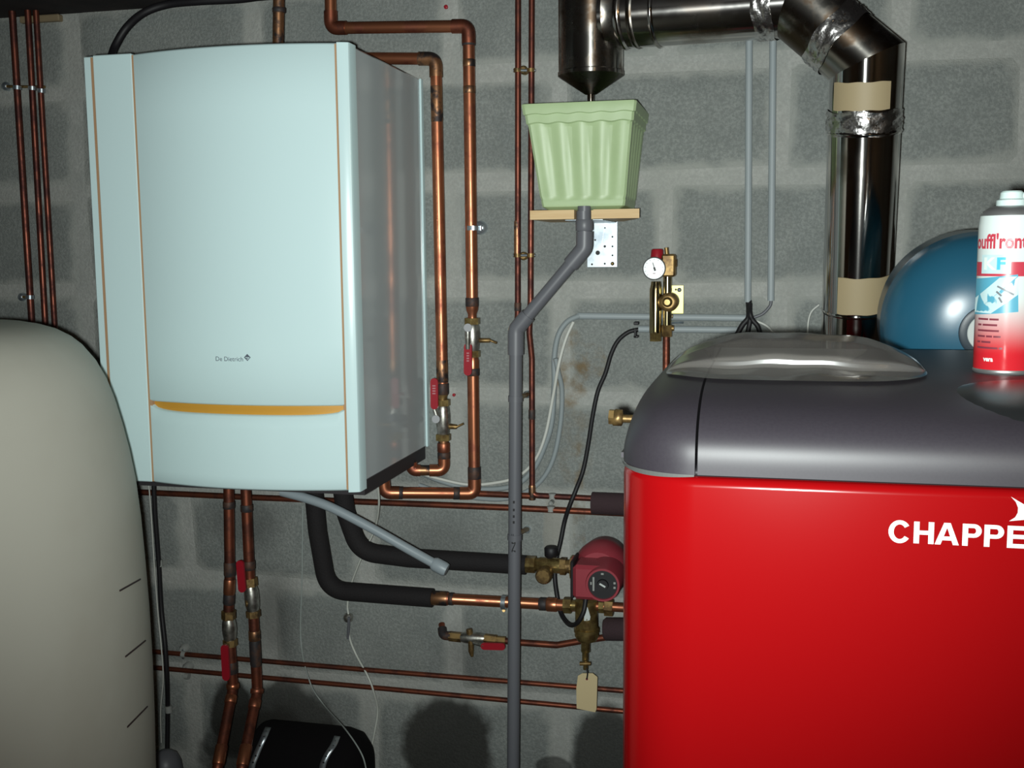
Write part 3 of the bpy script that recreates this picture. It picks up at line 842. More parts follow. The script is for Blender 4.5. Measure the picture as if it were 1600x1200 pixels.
def mitre(parent, pts, i0, i1, name, m, r=RF, seg=40):
    """cylinder between pts[i0] and pts[i1] cut on the mitre planes of its neighbours"""
    A, B = pts[i0], pts[i1]; u = (B - A).normalized()
    ref = Vector((0, 1, 0)); N = (ref - u * ref.dot(u)).normalized(); Bn = u.cross(N)
    na = u if i0 == 0 else (u + (pts[i0] - pts[i0 - 1]).normalized()).normalized()
    nb = u if i1 == len(pts) - 1 else (u + (pts[i1 + 1] - pts[i1]).normalized()).normalized()
    va, vb_ = [], []
    for k in range(seg):
        o = (N * math.cos(2 * PI * k / seg) + Bn * math.sin(2 * PI * k / seg)) * r
        va.append(A + o - u * (o.dot(na) / u.dot(na))); vb_.append(B + o - u * (o.dot(nb) / u.dot(nb)))
    return MB().add(va + vb_, [(k, (k + 1) % seg, seg + (k + 1) % seg, seg + k) for k in range(seg)], True).build(name, m, parent)
fp = [g0 + (g1 - g0).normalized() * .03, g1, g3, g4]
mitre(flue, fp, 0, 1, 'sloping_duct', M_STEELX); mitre(flue, fp, 1, 2, 'elbow_segment', M_STEELD); mitre(flue, fp, 2, 3, 'riser', M_STEEL)
dirn = (g1 - g0).normalized()
def ring(parent, c, u, r, w, m, name='bead_ring'):
    u = u.normalized()
    return MB().sweep([c - u * w, c - u * w * .5, c, c + u * w * .5, c + u * w], [RF + .0003, r * .6 + (RF + .0003) * .4, r, r * .6 + (RF + .0003) * .4, RF + .0003], 40, cap=False).build(name, m, parent)
def on_duct(px):
    return lerp(g0, g1, (px - 923) / (1240 - 923.))
ring(flue, on_duct(982), dirn, RF + .0035, .007, M_STEEL); ring(flue, on_duct(1002), dirn, RF + .002, .005, M_STEELD); ring(flue, on_duct(1036), dirn, RF + .0035, .004, M_STEEL)
# collar where branch meets the tee
MB().sweep([lerp(g0, g1, .115), lerp(g0, g1, .15), lerp(g0, g1, .19)], [RF + .006, RF + .0015, RF + .0008], 40, cap=False).build('branch_collar', M_STEELD, flue)
def foil(parent, c, u, w, name='foil_tape_band'):
    u = u.normalized(); ref = Vector((0, 1, 0)); N = (ref - u * ref.dot(u)).normalized(); B = u.cross(N)
    nu, nv = 72, 8
    def fn(a, b):
        t = 2 * PI * a
        r = RF + .0016 + (.0016 * math.sin(t * 9 + 3 * math.sin(b * 9)) + .0010 * math.sin(t * 23 + b * 14)) * (0.4 + 0.6 * math.sin(PI * b))
        return c + u * ((b - .5) * w + .002 * math.sin(t * 5)) + (N * math.cos(t) + B * math.sin(t)) * r
    return MB().grid(fn, nu, nv).build(name, M_FOIL, parent)
foil(flue, on_duct(1203), dirn, .030)
ud = (g3 - g1).normalized(); foil(flue, lerp(g1, g3, .60), ud, .034)
ur = (g4 - g3).normalized()
def on_riser(py): return lerp(g3, g4, (py - 97) / 463.)
foil(flue, on_riser(183), ur, .036)
ring(flue, on_riser(198), ur, RF + .003, .004, M_STEEL)
ring(flue, on_riser(478), ur, RF + .0012, .003, M_STEEL)
def patch(py0, py1, px0, px1, name):
    c = on_riser((py0 + py1) / 2); w_ = SZ(py1 - py0, c)
    ref = RIGHT; N = (ref - ur * ref.dot(ur)).normalized(); B = ur.cross(N)
    if B.dot(FWD) > 0: B = -B
    ctr = 800 + F_PX * (c - CAM).dot(RIGHT) / depth(c)
    half = RF * F_PX / depth(c)
    s0 = max(-1, min(1, (px0 - ctr) / half)); s1 = max(-1, min(1, (px1 - ctr) / half))
    t0, t1 = math.acos(s0), math.acos(s1)
    def fn(u, v):
        t = t0 + (t1 - t0) * u
        wob = .0012 * math.sin(u * 17) * (v - .5)
        return c + ur * ((v - .5) * w_ + wob) + (N * math.cos(t) + B * math.sin(t)) * (RF + .0009)
    return MB().grid(fn, 20, 2).build(name, M_TAPE, flue, 'tan tape strip')
patch(122, 164, 1299, 1374, 'tape_patch'); patch(416, 473, 1299.5, 1385, 'tape_patch')

# ------------------------------------------------------------------ planter, shelf, bracket
PF = .205
pl0, pl1 = P(812.5, 164, PF), P(995.5, 159, PF)
pz1 = P(903, 159, PF).z; pz0 = P(910, 327, PF).z
pcx = (pl0.x + pl1.x) / 2; pw = (pl1.x - pl0.x) / 2
qb0, qb1 = P(846, 320, PF - .02), P(975, 320, PF - .02); pwb = (qb1.x - qb0.x) / 2; pcb = (qb0.x + qb1.x) / 2
pcy = -PF + pw
def planter():
    mb = MB(); NS = 40
    H = pz1 - pz0
    def ring_pts(half, cx, z, flute, wave, rc=.0035):
        pts = []
        for sd in range(4):
            for k in range(NS):
                s = -1 + 2 * k / NS
                x, y = s * half, -half
                # rounded corner
                e = max(0, abs(s) * half - (half - rc)) / rc
                y += rc * (1 - math.sqrt(max(0, 1 - e * e)))
                fl = max(0, 1 - (abs(s) / .93) ** 8)
                y += flute * (0.5 - 0.5 * math.cos(s * PI * 5.0)) * fl
                zz = z + wave * math.cos(s * PI * 5.0)
                for _ in range(sd): x, y = -y, x
                pts.append(Vector((cx + x, pcy + y, zz)))
        return pts
    def hw(f): return pwb + (pw - .006 - pwb) * f
    def cx(f): return pcb + (pcx - pcb) * f
    R = [(hw(0) - .01, 0, 0, 0, 0), (hw(0), .006 / H, 0, 0, 0), (hw(.09), .09, 0, 0, 0), (hw(.10) - .0008, .10, 0, 0, 0),
         (hw(.16), .14, .0035, 0, 0), (hw(.5), .5, .0038, 0, 0), (hw(.78), .78, .0034, 0, 0), (hw(.82), .815, .0015, .0012, 0), (hw(.83) + .0022, .826, 0, .0012, 0),
         (hw(.9) + .0022, .90, 0, .0010, 0), (hw(.9) + .0045, .907, 0, .0010, 0), (hw(.985) + .005, .99, 0, 0, 0), (hw(1) + .004, 1.0, 0, 0, 0), (hw(1) - .001, 1.0, 0, 0, 0), (hw(.95) - .003, .93, 0, 0, 0), (hw(.1) - .005, .08, 0, 0, 0)]
    n = NS * 4
    vs_ = []
    for (h_, f, fl, wv, _) in R: vs_ += ring_pts(h_, cx(f), pz0 + f * H, fl, wv)
    fs = []
    for i in range(len(R) - 1):
        for k in range(n):
            k2 = (k + 1) % n
            fs.append((i * n + k, i * n + k2, (i + 1) * n + k2, (i + 1) * n + k))
    fs.append(tuple(reversed(range(n)))); fs.append(tuple(range((len(R) - 1) * n, len(R) * n)))
    mb.add(vs_, fs, True)
    return mb
planter().top('planter', M_GREEN, 'pale green fluted plastic planter standing on a wooden shelf under the flue', 'planter', sharp=math.radians(35))
sx0, sx1 = P(828, 335, .19).x, P(999, 335, .19).x; sz1 = pz0; sz0 = P(910, 342, .19).z
nx0, nx1 = P(897, 335, .19).x, P(927, 335, .19).x
mb = MB().prism([(sx0, -.19, sz0), (nx0, -.19, sz0), (nx0, -.155, sz0), (nx1, -.155, sz0), (nx1, -.19, sz0), (sx1, -.19, sz0), (sx1 - .012, -.13, sz0), (sx1 - .05, -.004, sz0), (sx0, -.004, sz0)], (0, 0, sz1 - sz0))
mb.top('wooden_shelf', M_WOOD, 'small pine shelf board with a notch for the grey drain pipe', 'shelf')
bk = thing('angle_bracket', 'perforated zinc angle bracket on the wall under the pine shelf', 'bracket', P(940, 418, 0))
bp0, bp1 = P(917, 418, .004), P(965, 345, .004)
MB().box((bp0.x, -.0035, bp0.z), (bp1.x, -.0005, sz0), bev=.0008).build('wall_flange', M_ZINC, bk)
MB().box((P(894, 344, .1).x, -.17, sz0 - .0025), (P(952, 344, .1).x, -.0005, sz0), bev=.0008).build('shelf_flange', M_ZINC, bk)
hb = MB()
for (x, y, r) in ((934, 395, 3.6), (945, 385, 2), (957, 370, 1.5), (957, 385, 1.5), (957, 399, 1.5), (945, 412, 1.6), (925, 413, 1.6), (945, 356, 1.5), (930, 375, 1.5)):
    c = P(x, y, .0036); hb.lathe(c, (0, -1, 0), [(0, SZ(r, c)), (.0004, SZ(r, c))], 10, False)
hb.build('screw_holes', M_BLACK, bk)
c = P(957, 412, .0036); MB().lathe(c, (0, -1, 0), [(0, .0035), (.002, .0033), (.003, .001)], 12).build('screw', M_BRASS, bk)
gb = MB()
kk = [P(918, 345, .010), P(936, 345, .03), P(928, 372, .006)]
gb.prism([P(934, 347, .0036), P(946, 347, .0036), P(940, 382, .0036), P(932, 386, .0036)], (0, -.002, 0)); gb.build('gusset', M_ZINC, bk)

# ------------------------------------------------------------------ grey drain
dr = thing('drain_pipe', 'dark grey plastic drain pipe running from the green planter down to the floor', 'pipe', P(803, 1230, .17))
RD = .0112
w0, w1, w2, w3, w4 = PP([(913, 322, .175), (913, 388, .175), (806, 515, .175), (805, 560, .175), (801.5, 1260, .175)])
MB().sweep(fillet([w0, w1, w2, w4], .018), RD, 20).build('pipe_run', M_PVC, dr)
coupling(dr, P(913, 343, .175), P(913, 361, .175), .0148, M_PVC, 'socket')
MB().sweep(fillet([P(913.5, 362, .175), w1, lerp(w1, w2, .2)], .016), .0142, 20).build('bend', M_PVC, dr)
MB().sweep(fillet([lerp(w1, w2, .82), w2, lerp(w2, w4, .05)], .016), .0138, 20).build('bend', M_PVC, dr)
MB().sweep([P(912, 330, .175), P(912, 344, .175)], .0125, 20).build('waste_outlet', M_PVC, dr)
# printed marks along the drain
pm = MB()
def drain_mark(s, py0, py1, wpx):
    tv_, tf_, asp_ = text_geo(s, 0.01)
    out = []
    for a, b in tv_:                       # reads upward
        y = py1 + (py0 - py1) * a
        tt = (y - 515) / (1260 - 515.); c_ = lerp(w2, w4, tt)
        xo = (b - .5) * -1 * wpx
        th_ = math.asin(max(-.95, min(.95, SZ(xo - 1.5, c_) / RD)))
        vdir = (CAM - c_); vdir.z = 0; vdir.normalize(); rt = Vector((-vdir.y, vdir.x, 0))
        out.append(c_ + (vdir * math.cos(th_) + rt * math.sin(th_)) * (RD + .0003))
    pm.add(out, tf_)
drain_mark('NF', 822, 850, 6)
for y0_, y1_ in ((775, 768), (787, 782), (797, 793), (806, 800)):
    drain_mark('I', y0_ - 4, y0_, 3)
pm.build('printed_mark', M_BLACK, dr)
for yy, lab in ((618, 'small grey clip fixing the grey drain pipe near the thin copper pipe'), (829, 'small grey clip fixing the grey drain pipe below the level pipes')):
    t = thing('pipe_clip', lab, 'clip', P(822, yy, 0))
    MB().sweep(PP([(806, yy + 4, .165), (815, yy + 2, .12), (824, yy - 2, .004)]), .0045, 10).build('stem', M_BRASSD, t)
    MB().lathe(P(824, yy - 2, 0), (0, -1, 0), [(-.004, .007), (.006, .007), (.009, .004)], 14).build('rosette', M_ZINC, t)
    tt = (yy - 515) / 745.
    MB().sweep([lerp(w2, w4, tt - .006), lerp(w2, w4, tt + .006)], RD + .0015, 20).build('collar', M_PVC, t)

# ------------------------------------------------------------------ conduits and cables
RC = .0063
CO = .011
MB().sweep(PP([(1171, -20, CO), (1168.5, 472, CO)]), RC, 14).top('conduit', M_CONDUIT, 'left of two upright grey conduits beside the flue riser', 'conduit')
MB().sweep(PP([(1208.5, -20, CO), (1204.5, 470, CO)]), RC, 14).top('conduit', M_CONDUIT, 'right of two upright grey conduits, nearest the flue riser', 'conduit')
MB().sweep(PP([(903, 493.5, CO), (1166, 497, CO)]), RC, 14).top('conduit', M_CONDUIT, 'upper of two level grey conduits behind the pressure gauge', 'conduit')
MB().sweep(PP([(998, 514, CO), (1152, 515.5, CO)]), RC, 14).top('conduit', M_CONDUIT, 'lower of two level grey conduits behind the pressure gauge', 'conduit')
t = thing('conduit_clip', 'black clip at the end of the lower level conduit', 'clip', P(993, 515, 0))
MB().box(tuple(P(990, 508, .018)), tuple(P(999.5, 502, 0)), bev=.001).build('clip_foot', M_BLACK, t)
MB().box(tuple(P(990.5, 528, .018)), tuple(P(996, 512, 0)), bev=.001).build('clip_arm', M_BLACK, t)
MB().box(tuple(P(990, 528, .018)), tuple(P(999, 523, 0)), bev=.001).build('clip_foot', M_BLACK, t)
# black cables fanning out under the conduits
MB().sweep(spline(PP([(1169, 468, CO), (1170, 485, CO + .004), (1169, 497, CO + .006), (1160, 508, CO + .006), (1151, 524, CO + .006)])), .0050, 10).top('cable', M_BLACK, 'black cable leaving the left upright conduit, left strand of the fork', 'cable')
MB().sweep(spline(PP([(1171, 470, CO), (1171, 488, CO + .010), (1172, 500, CO + .012), (1167, 525, CO + .012)])), .0045, 10).top('cable', M_BLACK, 'black cable leaving the left upright conduit, middle strand of the fork', 'cable')
MB().sweep(spline(PP([(1172, 475, CO), (1172, 490, CO + .014), (1176, 500, CO + .014), (1184, 510, CO + .014), (1189, 526, CO + .014)])), .0045, 10).top('cable', M_BLACK, 'black cable leaving the left upright conduit, right strand of the fork', 'cable')
MB().sweep(spline(PP([(1205, 468, CO), (1203, 478, CO), (1192, 490, CO), (1178, 496, CO)])), .0028, 8).top('cable', M_PVC, 'thin dark cable curling from the right upright conduit', 'cable')
MB().sweep(spline(PP([(1168, 499, CO), (1185, 503, CO), (1200, 511, CO), (1212, 525, CO)])), .0022, 8).top('cable', M_CABLEW, 'thin pale cable sagging behind the clear plastic film', 'cable')
MB().sweep(spline(PP([(1280, 476, .03), (1268, 487, .03), (1263, 503, .03), (1262, 525, .03)])), .0016, 8).top('wire', M_CABLEW, 'short pale wire curving beside the foot of the flue riser', 'wire')
# grey and white cables from the upper conduit to the boiler
MB().sweep(spline(PP([(906, 493, .013), (886, 503, .013), (872, 525, .014), (866, 560, .013), (866, 600, .012), (862, 660, .012), (850, 700, .011), (832, 735, .011), (800, 760, .011), (740, 764, .012), (690, 752, .014), (652, 736, .016)])), .0052, 10) \
    .top('cable', M_CABLEG, 'grey cable curving from the upper level conduit down to the boiler', 'cable')
MB().sweep(spline(PP([(868, 560, .026), (872, 580, .022), (878, 610, .014), (876, 660, .011), (866, 712, .011), (850, 745, .011), (825, 767, .011), (780, 780, .011), (700, 772, .011), (655, 758, .013)])), .0046, 10) \
    .top('cable', M_CABLEG, 'second grey cable swinging wider beside the thin copper pipe', 'cable')
MB().sweep(spline(PP([(896, 503, .02), (884, 530, .024), (873, 570, .034), (864, 620, .024), (852, 680, .0215), (835, 720, .0205), (808, 745, .0205), (770, 755, .022), (730, 757, .024), (690, 749, .028), (660, 740, .030), (640, 728, .032)])), .0030, 10) \
    .top('cable', M_CABLEW, 'white cable drooping from the conduit to the underside of the boiler', 'cable')
MB().sweep(spline(PP([(998, 515, .012), (982, 519, .013), (966, 532, .014), (955, 553, .015), (946, 583, .016), (934, 612, .018), (926, 650, .02), (919, 695, .022), (911, 735, .026), (900, 765, .04), (890, 790, .045), (882, 815, .04), (876, 845, .045), (868, 880, .05), (867, 905, .055),
                      (871, 935, .068), (876, 957, .072), (884, 971, .10), (893, 977, .135), (903, 972, .158), (912, 955, .160), (916, 930, .15)])), .0042, 10) \
    .top('cable', M_BLACK, 'black pump cable hanging from the lower conduit to the red pump', 'cable')
# thin wires lower down
MB().sweep(spline(PP([(590, 752, .17), (592, 790, .13), (585, 828, .08), (565, 870, .06), (548, 915, .03), (543, 945, .02), (545, 965, .018), (546, 995, .012), (556, 1022, .012), (574, 1055, .036), (583, 1078, .036), (590, 1110, .012), (585, 1145, .010), (577, 1185, .008), (575, 1215, .008)])), .0020, 8) \
    .top('wire', M_WIREW, 'thin white wire hanging from the boiler and over a wall hook', 'wire')
MB().sweep(spline(PP([(473, 790, .004), (472, 900, .004), (470, 1000, .004), (484, 1065, .05), (505, 1100, .05), (540, 1140, .16), (565, 1178, .20), (574, 1210, .20)])), .0014, 8) \
    .top('cord', M_WIREC, 'very thin clear cord running down the wall left of the hook', 'cord')
t = thing('wall_hook', 'small round-headed hook in the wall with a dark loop, holding the thin wire', 'hook', P(548, 965, 0))
c = P(549, 961, 0); MB().lathe(c, (0, -1, 0), [(-.004, .004), (.010, .004), (.012, .009), (.017, .0105), (.023, .008), (.025, .002)], 20).build('knob', M_NICKEL, t)
MB().sweep(PP([(545, 964, .026), (545, 975, .024), (544, 990, .014), (544, 998, .012)]), .0032, 8).build('loop', M_PVC, t)
# black cable down the left with a white wire
MB().sweep(spline(PP([(240, 745, .05), (242, 800, .045), (248, 880, .035), (252, 950, .032), (258, 1010, .045), (261, 1060, .045), (262, 1110, .03), (261, 1200, .03)])), .0050, 10) \
    .top('cable', M_BLACK, 'black cable hanging down the wall beside the beige tank', 'cable')
MB().sweep(spline(PP([(232, 750, .058), (236, 800, .054), (241, 880, .046), (247, 960, .042), (252, 1010, .056), (255, 1060, .055), (251, 1110, .040), (252, 1160, .03)])), .0014, 8) \
    .top('wire', M_CABLEW, 'thin white wire beside the black cable at the tank', 'wire')
for (x, y, lab) in ((248, 880, 'upper pale cable clip beside the tank'), (263, 1108, 'lower pale cable clip beside the tank')):
    t = thing('cable_clip', lab, 'clip', P(x, y, 0))
    MB().sweep([P(x, y - 5, .032), P(x + 1, y + 5, .032)], .0072, 12).build('clip_saddle', M_CLIPC, t)
    MB().box(tuple(P(x + 2, y + 7, .030)), tuple(P(x + 12, y - 6, .0)), bev=.003).build('clip_foot', M_CLIPC, t)

# ------------------------------------------------------------------ small valve on the low wall pipe
t = thing('copper_pipe', 'bent copper pipe with a small red-levered valve, left of the grey drain', 'pipe', P(735, 1015, .05))
vpts = PP([(690, 975, .03), (692, 993, .05), (760, 998, .05), (812, 1004, .05), (870, 1008, .05), (905, 1002, .05), (945, 996, .05), (1000, 993, .05)])
MB().sweep(fillet(vpts, .02), .0062, 14).build('pipe_run', M_COPPERD, t)
elbow(t, vpts[0], vpts[1], vpts[2], .0088, .016, M_SOLDER)
body = MB().sweep(PP([(720, 996, .05), (726, 996, .05), (738, 997, .05), (748, 997, .05), (758, 998, .05)]), [.0085, .0105, .0115, .0105, .0085], 16).build('ball_valve', M_NICKEL, t)
MB().hexnut(P(702, 994, .05), P(721, 996, .05), .0098).build('hex_nut', M_BRASSD, body); MB().hexnut(P(757, 998, .05), P(776, 1000, .05), .0098).build('hex_nut', M_BRASSD, body)
MB().hexnut(P(776, 1000, .05), P(790, 1001, .05), .0080).build('compression_nut', M_BRASSD, body)
lever(body, P(751, 1010, .075), P(789, 1011, .075), SZ(11, P(770, 1010, .075)))
MB().sweep(PP([(733, 983, .052), (735, 995, .052)]), .0062, 12).build('drain_plug', M_BRASSD, body)
MB().sweep(PP([(736, 1000, .055), (736, 1018, .058), (737.5, 1026, .058)]), [.0062, .0052, .0025], 12).build('bleed_plug', M_BRASSD, body)
MB().sweep(PP([(740, 1004, .066), (756, 1009, .072)]), .004, 8).build('lever_stem', M_NICKEL, body)

# ------------------------------------------------------------------ brass tee, pump, separator
OB = .10
t = thing('brass_tee', 'brass tee fitting with black knob between the foam pipe and the red pump', 'fitting', P(850, 884, OB))
k0, k1 = P(815, 881, OB), P(903, 886, OB)
def al(x): return lerp(k0, k1, (x - 815) / 88.)
MB().sweep([al(812), al(834), al(835), al(842), al(843), al(878)], [.0105, .0105, .0125, .0125, .0140, .0140], 18).build('tee_body', M_BRASS, t)
MB().hexnut(al(822), al(837), .0160).build('union_nut', M_BRASS, t); MB().hexnut(al(876), al(885), .0165).build('union_nut', M_BRASSD, t)
MB().sweep([al(885), al(898)], .0125, 16).build('nipple', M_BRASSD, t); MB().hexnut(al(892), al(903), .0215).build('pump_union', M_BRASSD, t)
c = P(861, 862, OB + .004); MB().sweep([P(862, 871, OB + .004), P(861.5, 868, OB + .004), P(861, 856, OB + .004), P(861, 854, OB + .004)], [.0085, .0125, .0125, .010], 18).build('knob', M_BLACK, t)
MB().lathe(P(850, 899, OB + .03), (0, -1, 0), [(-.05, .010), (-.02, .0135), (-.006, .0150), (.006, .0150), (.010, .012)], 20).build('side_plug', M_BRASSD, t)

pump = thing('circulator_pump', 'dark red circulator pump with a round black dial beside the red boiler', 'pump', P(935, 945, .13))
pc = P(941.5, 914.5, .23)
ax = (CAM - pc); ax.z = 0; ax = ax.normalized() * .35 + Vector((0, -1, 0)); ax.normalize()
rp_ = SZ(28, pc)
MB().lathe(pc, ax, [(-.075, rp_ * .9), (-.07, rp_ * 1.08), (-.05, rp_ * 1.12), (-.03, rp_ * 1.02), (-.004, rp_ * .98), (0, rp_ * .94), (0, rp_ * .83), (-.005, rp_ * .80)], 36).build('motor_housing', M_PUMP, pump, sharp=math.radians(30))
MB().lathe(pc, ax, [(-.006, rp_ * .82), (-.003, rp_ * .82)], 32).build('dial_plate', M_BLACK, pump)
ux = Vector((0, 0, 1)).cross(ax).normalized(); uz = Vector((0, 0, 1))
f0 = pc + ax * -.0025
if ux.dot(RIGHT) < 0: ux = -ux
sb = MB()
def strip(x0, z0, x1, z1, wd):
    a = f0 + (ux * x0 + uz * z0) * rp_; b = f0 + (ux * x1 + uz * z1) * rp_
    n_ = (b - a).normalized().cross(ax) * wd * rp_
    sb.add([a - n_, b - n_, b + n_, a + n_], [(0, 1, 2, 3)])
strip(-.52, .42, -.52, -.38, .05); strip(-.70, .05, -.62, .05, .08); strip(.60, .12, .72, .12, .06); strip(.60, -.14, .72, -.14, .06); strip(-.1, .62, .05, .62, .05)
sb.build('dial_print', M_CLIPC, pump)
MB().lathe(f0, ax, [(-.001, rp_ * .34), (.004, rp_ * .30)], 20).build('speed_knob', M_BLACK, pump)
sb = MB(); f0 = pc + ax * .0022; strip(-.16, .10, .16, -.08, .05); sb.build('knob_pointer', M_LABELW, pump)
bc = P(917, 903, .205)
MB().box((bc.x - .022, bc.y - .018, bc.z - .034), (bc.x + .03, bc.y + .05, bc.z + .026), bev=.006).build('terminal_box', M_PUMP, pump)
MB().box((bc.x - .0275, bc.y - .008, bc.z - .036), (bc.x - .0215, bc.y + .05, bc.z + .030), bev=.002).build('box_gasket', M_BLACK, pump)
vc = P(940, 885, .13)
MB().lathe(vc, (0, -1, 0), [(-.06, .030), (-.05, .042), (.0, .048), (.03, .044), (.04, .036)], 32).build('volute', M_PUMP, pump)
MB().lathe(P(922, 869, .12), (0, -1, 0), [(-.02, .009), (.02, .009), (.025, .006)], 16).build('vent_screw', M_BRASS, pump)
MB().sweep(PP([(898, 884, .11), (930, 886, .12)]), .019, 16).build('suction_port', M_PUMP, pump)

sep_ = thing('dirt_separator', 'brass dirt separator with a white sticker below the red pump', 'separator', P(916, 1000, .11))
sp0 = P(916, 934, .11); sp1 = P(917, 1002, .11); sr = SZ(18, sp0)
ln = (sp1 - sp0).length
MB().lathe(sp0, (sp1 - sp0), [(0, sr * .7), (ln * .05, sr * .98), (ln * .65, sr), (ln * .66, sr * .96), (ln * .69, sr * .96), (ln * .70, sr * 1.12), (ln * .77, sr * 1.12), (ln * .78, sr * 1.04), (ln * .86, sr * 1.06), (ln * .97, sr * .85), (ln, sr * .5)], 32, cap=True).build('body', M_BRASS, sep_, sharp=math.radians(30))
MB().sweep(PP([(880, 945, .11), (900, 946, .11)]), .0095, 16).build('inlet_tail', M_BRASS, sep_)
MB().hexnut(P(881, 945.5, .11), P(893, 946, .11), .0150).build('union_nut', M_BRASS, sep_)
MB().sweep(PP([(930, 947, .11), (952, 948, .11), (1000, 951, .11)]), .0085, 16).build('outlet_pipe', M_COPPER, sep_)
MB().hexnut(P(936, 948, .11), P(944, 948.5, .11), .0115).build('union_nut', M_BRASS, sep_); MB().hexnut(P(945, 949, .11), P(958, 950, .11), .0155).build('union_nut', M_BRASSD, sep_)
def on_sep(px, py):
    cx_ = P(916 + (py - 934) / 68., py, .11); dx = SZ(px - 916, cx_); s_ = max(-.95, min(.95, dx / sr))
    vd = (CAM - cx_); vd.z = 0; vd.normalize(); rt = Vector((-vd.y, vd.x, 0))
    return cx_ + (vd * math.sqrt(1 - s_ * s_) + rt * s_) * (sr + .0004)
MB().add([on_sep(*q_) for q_ in ((914, 943), (918, 943), (922, 958), (921, 963), (917, 964), (912, 964))], [(0, 1, 2, 3, 4, 5)]).build('sticker', M_LABELW, sep_)
MB().sweep(PP([(915, 998, .11), (915, 1018, .11), (914.5, 1019, .11), (914.5, 1032, .11)]), [.0085, .0085, .006, .006], 14).build('drain_cock', M_BRASS, sep_)
MB().sweep(PP([(906, 1037, .12), (923, 1037, .12)]), .0035, 10).build('cock_wing', M_BRASSD, sep_)
MB().sweep(PP([(915, 1030, .115), (915, 1046, .115)]), .0045, 10).build('cock_tip', M_BRASS, sep_)
tag = thing('paper_tag', 'buff cardboard tag hanging on a short chain from the brass separator', 'tag', P(917, 1112, .12))
tgp = [P(x, y, .12) for x, y in ((903, 1056), (910, 1052), (926, 1052), (933.5, 1058), (932, 1108), (930, 1113), (901, 1107), (900.5, 1075))]
MB().prism(tgp, (0, .0012, 0)).build('card', M_TAG, tag)
MB().sweep(spline(PP([(916, 1044, .121), (918, 1052, .1225), (917, 1061, .1215)])), .0014, 8).build('chain', M_BLACK, tag)
MB().lathe(P(917, 1061, .1215), (0, -1, 0), [(-.0005, .0022), (.0006, .0022)], 12).build('eyelet', M_PDARKRED, tag)
# foam stubs beside the red boiler
MB().sweep(PP([(925, 786, .045), (1030, 790, .045)]), .0205, 20).top('foam_stub', M_FOAMB, 'dark brown foam sleeve on the level pipes at the red boiler', 'insulation')
MB().sweep([P(943, 983, .12), P(947, 983, .12), P(1030, 984, .12)], [.0165, .0205, .0205], 20).top('foam_stub', M_FOAMB, 'dark brown foam sleeve beside the brass separator', 'insulation')

# ------------------------------------------------------------------ pressure gauge group
G = .07
gg = thing('safety_group', 'brass safety group with a round white pressure gauge on the wall', 'gauge', P(1040, 530, G))
gc = P(1022, 419.5, G + .03); gr = SZ(18.2, gc)
gx = Vector((0.05, -1, 0.02)).normalized()
MB().lathe(gc, gx, [(-.020, gr * .5), (-.016, gr * .96), (-.002, gr), (.001, gr * .98), (.001, gr * .90), (-.001, gr * .89)], 36).build('gauge_case', M_BLACK, gg, sharp=math.radians(30))
dial = MB().lathe(gc, gx, [(-.003, gr * .96), (.0006, gr * .96)], 36).build('dial', M_DIAL, gg)
ux = Vector((0, 0, 1)).cross(gx).normalized(); ux = ux if ux.x > 0 else -ux; uz = gx.cross(ux); uz = uz if uz.z > 0 else -uz
def dstrip(pts2, name, m):
    mbx = MB()
    for (x0, z0, x1, z1, wd) in pts2:
        a = gc + gx * .0011 + (ux * x0 + uz * z0) * gr; b = gc + gx * .0011 + (ux * x1 + uz * z1) * gr
        n_ = (b - a).normalized().cross(gx) * wd * gr
        mbx.add([a - n_, b - n_, b + n_, a + n_], [(0, 1, 2, 3)])
    return mbx.build(name, m, dial)
dstrip([(-.12, .5, .02, .05, .03), (.0, .10, .10, -.20, .08)], 'needle', M_BLACK)
dstrip([(.72 * math.cos(a), .72 * math.sin(a), .84 * math.cos(a), .84 * math.sin(a), .018) for a in [math.radians(-45 + 27 * k) for k in range(11)]], 'scale_ticks', M_PGREY)
dstrip([(-.1, -.42, .12, -.42, .03)], 'dial_print', M_PDARKRED)
bq_ = lambda x, y, o=0: P(x, y, G + o)
MB().sweep([bq_(1026, 408), bq_(1027, 391), bq_(1027, 389)], [.0115, .0105, .0085], 16).build('relief_cap', M_REDP, gg, 'red cap')
b0_, b1_ = bq_(1036, 432, -.02), bq_(1055, 397, .015)
MB().box(tuple(b0_), tuple(b1_), bev=.003).build('valve_block', M_BRASSD, gg)
MB().sweep([bq_(1042, 398), bq_(1041, 387)], .0038, 10).build('vent_stub', M_BRASSD, gg)
MB().hexnut(bq_(1052, 411), bq_(1058, 411), .0075).build('side_nut', M_BRASSD, gg)
MB().sweep([bq_(1025, 440), bq_(1025, 446), bq_(1024.5, 452), bq_(1024, 520)], [.0085, .0095, .0108, .0108], 20).build('left_column', M_BRASSC, gg)
MB().hexnut(bq_(1024.5, 518), bq_(1024.5, 533), .0112).build('column_nut', M_BRASS, gg)
MB().sweep([bq_(1043, 430), bq_(1042, 522)], .0076, 18).build('right_column', M_BRASSC, gg)
MB().lathe(bq_(1045, 472), (0, -1, 0), [(-.03, .016), (.006, .0170), (.010, .0155), (.011, .010)], 28).build('check_valve', M_BRASSD, gg)
MB().lathe(bq_(1043, 472, .010), (0, -1, 0), [(0, .009), (.006, .0085), (.008, .005)], 20).build('valve_plug', M_BRASS, gg)
MB().hexnut(bq_(1042, 508), bq_(1042, 526), .0100).build('column_nut', M_BRASSD, gg)
MB().sweep([bq_(1046, 513), bq_(1053, 513)], .0050, 8).build('side_nut', M_BRASSD, gg)
MB().sweep([bq_(1050, 494), bq_(1051, 494)], .0040, 8).build('bleed_nut', M_BRASSD, gg)
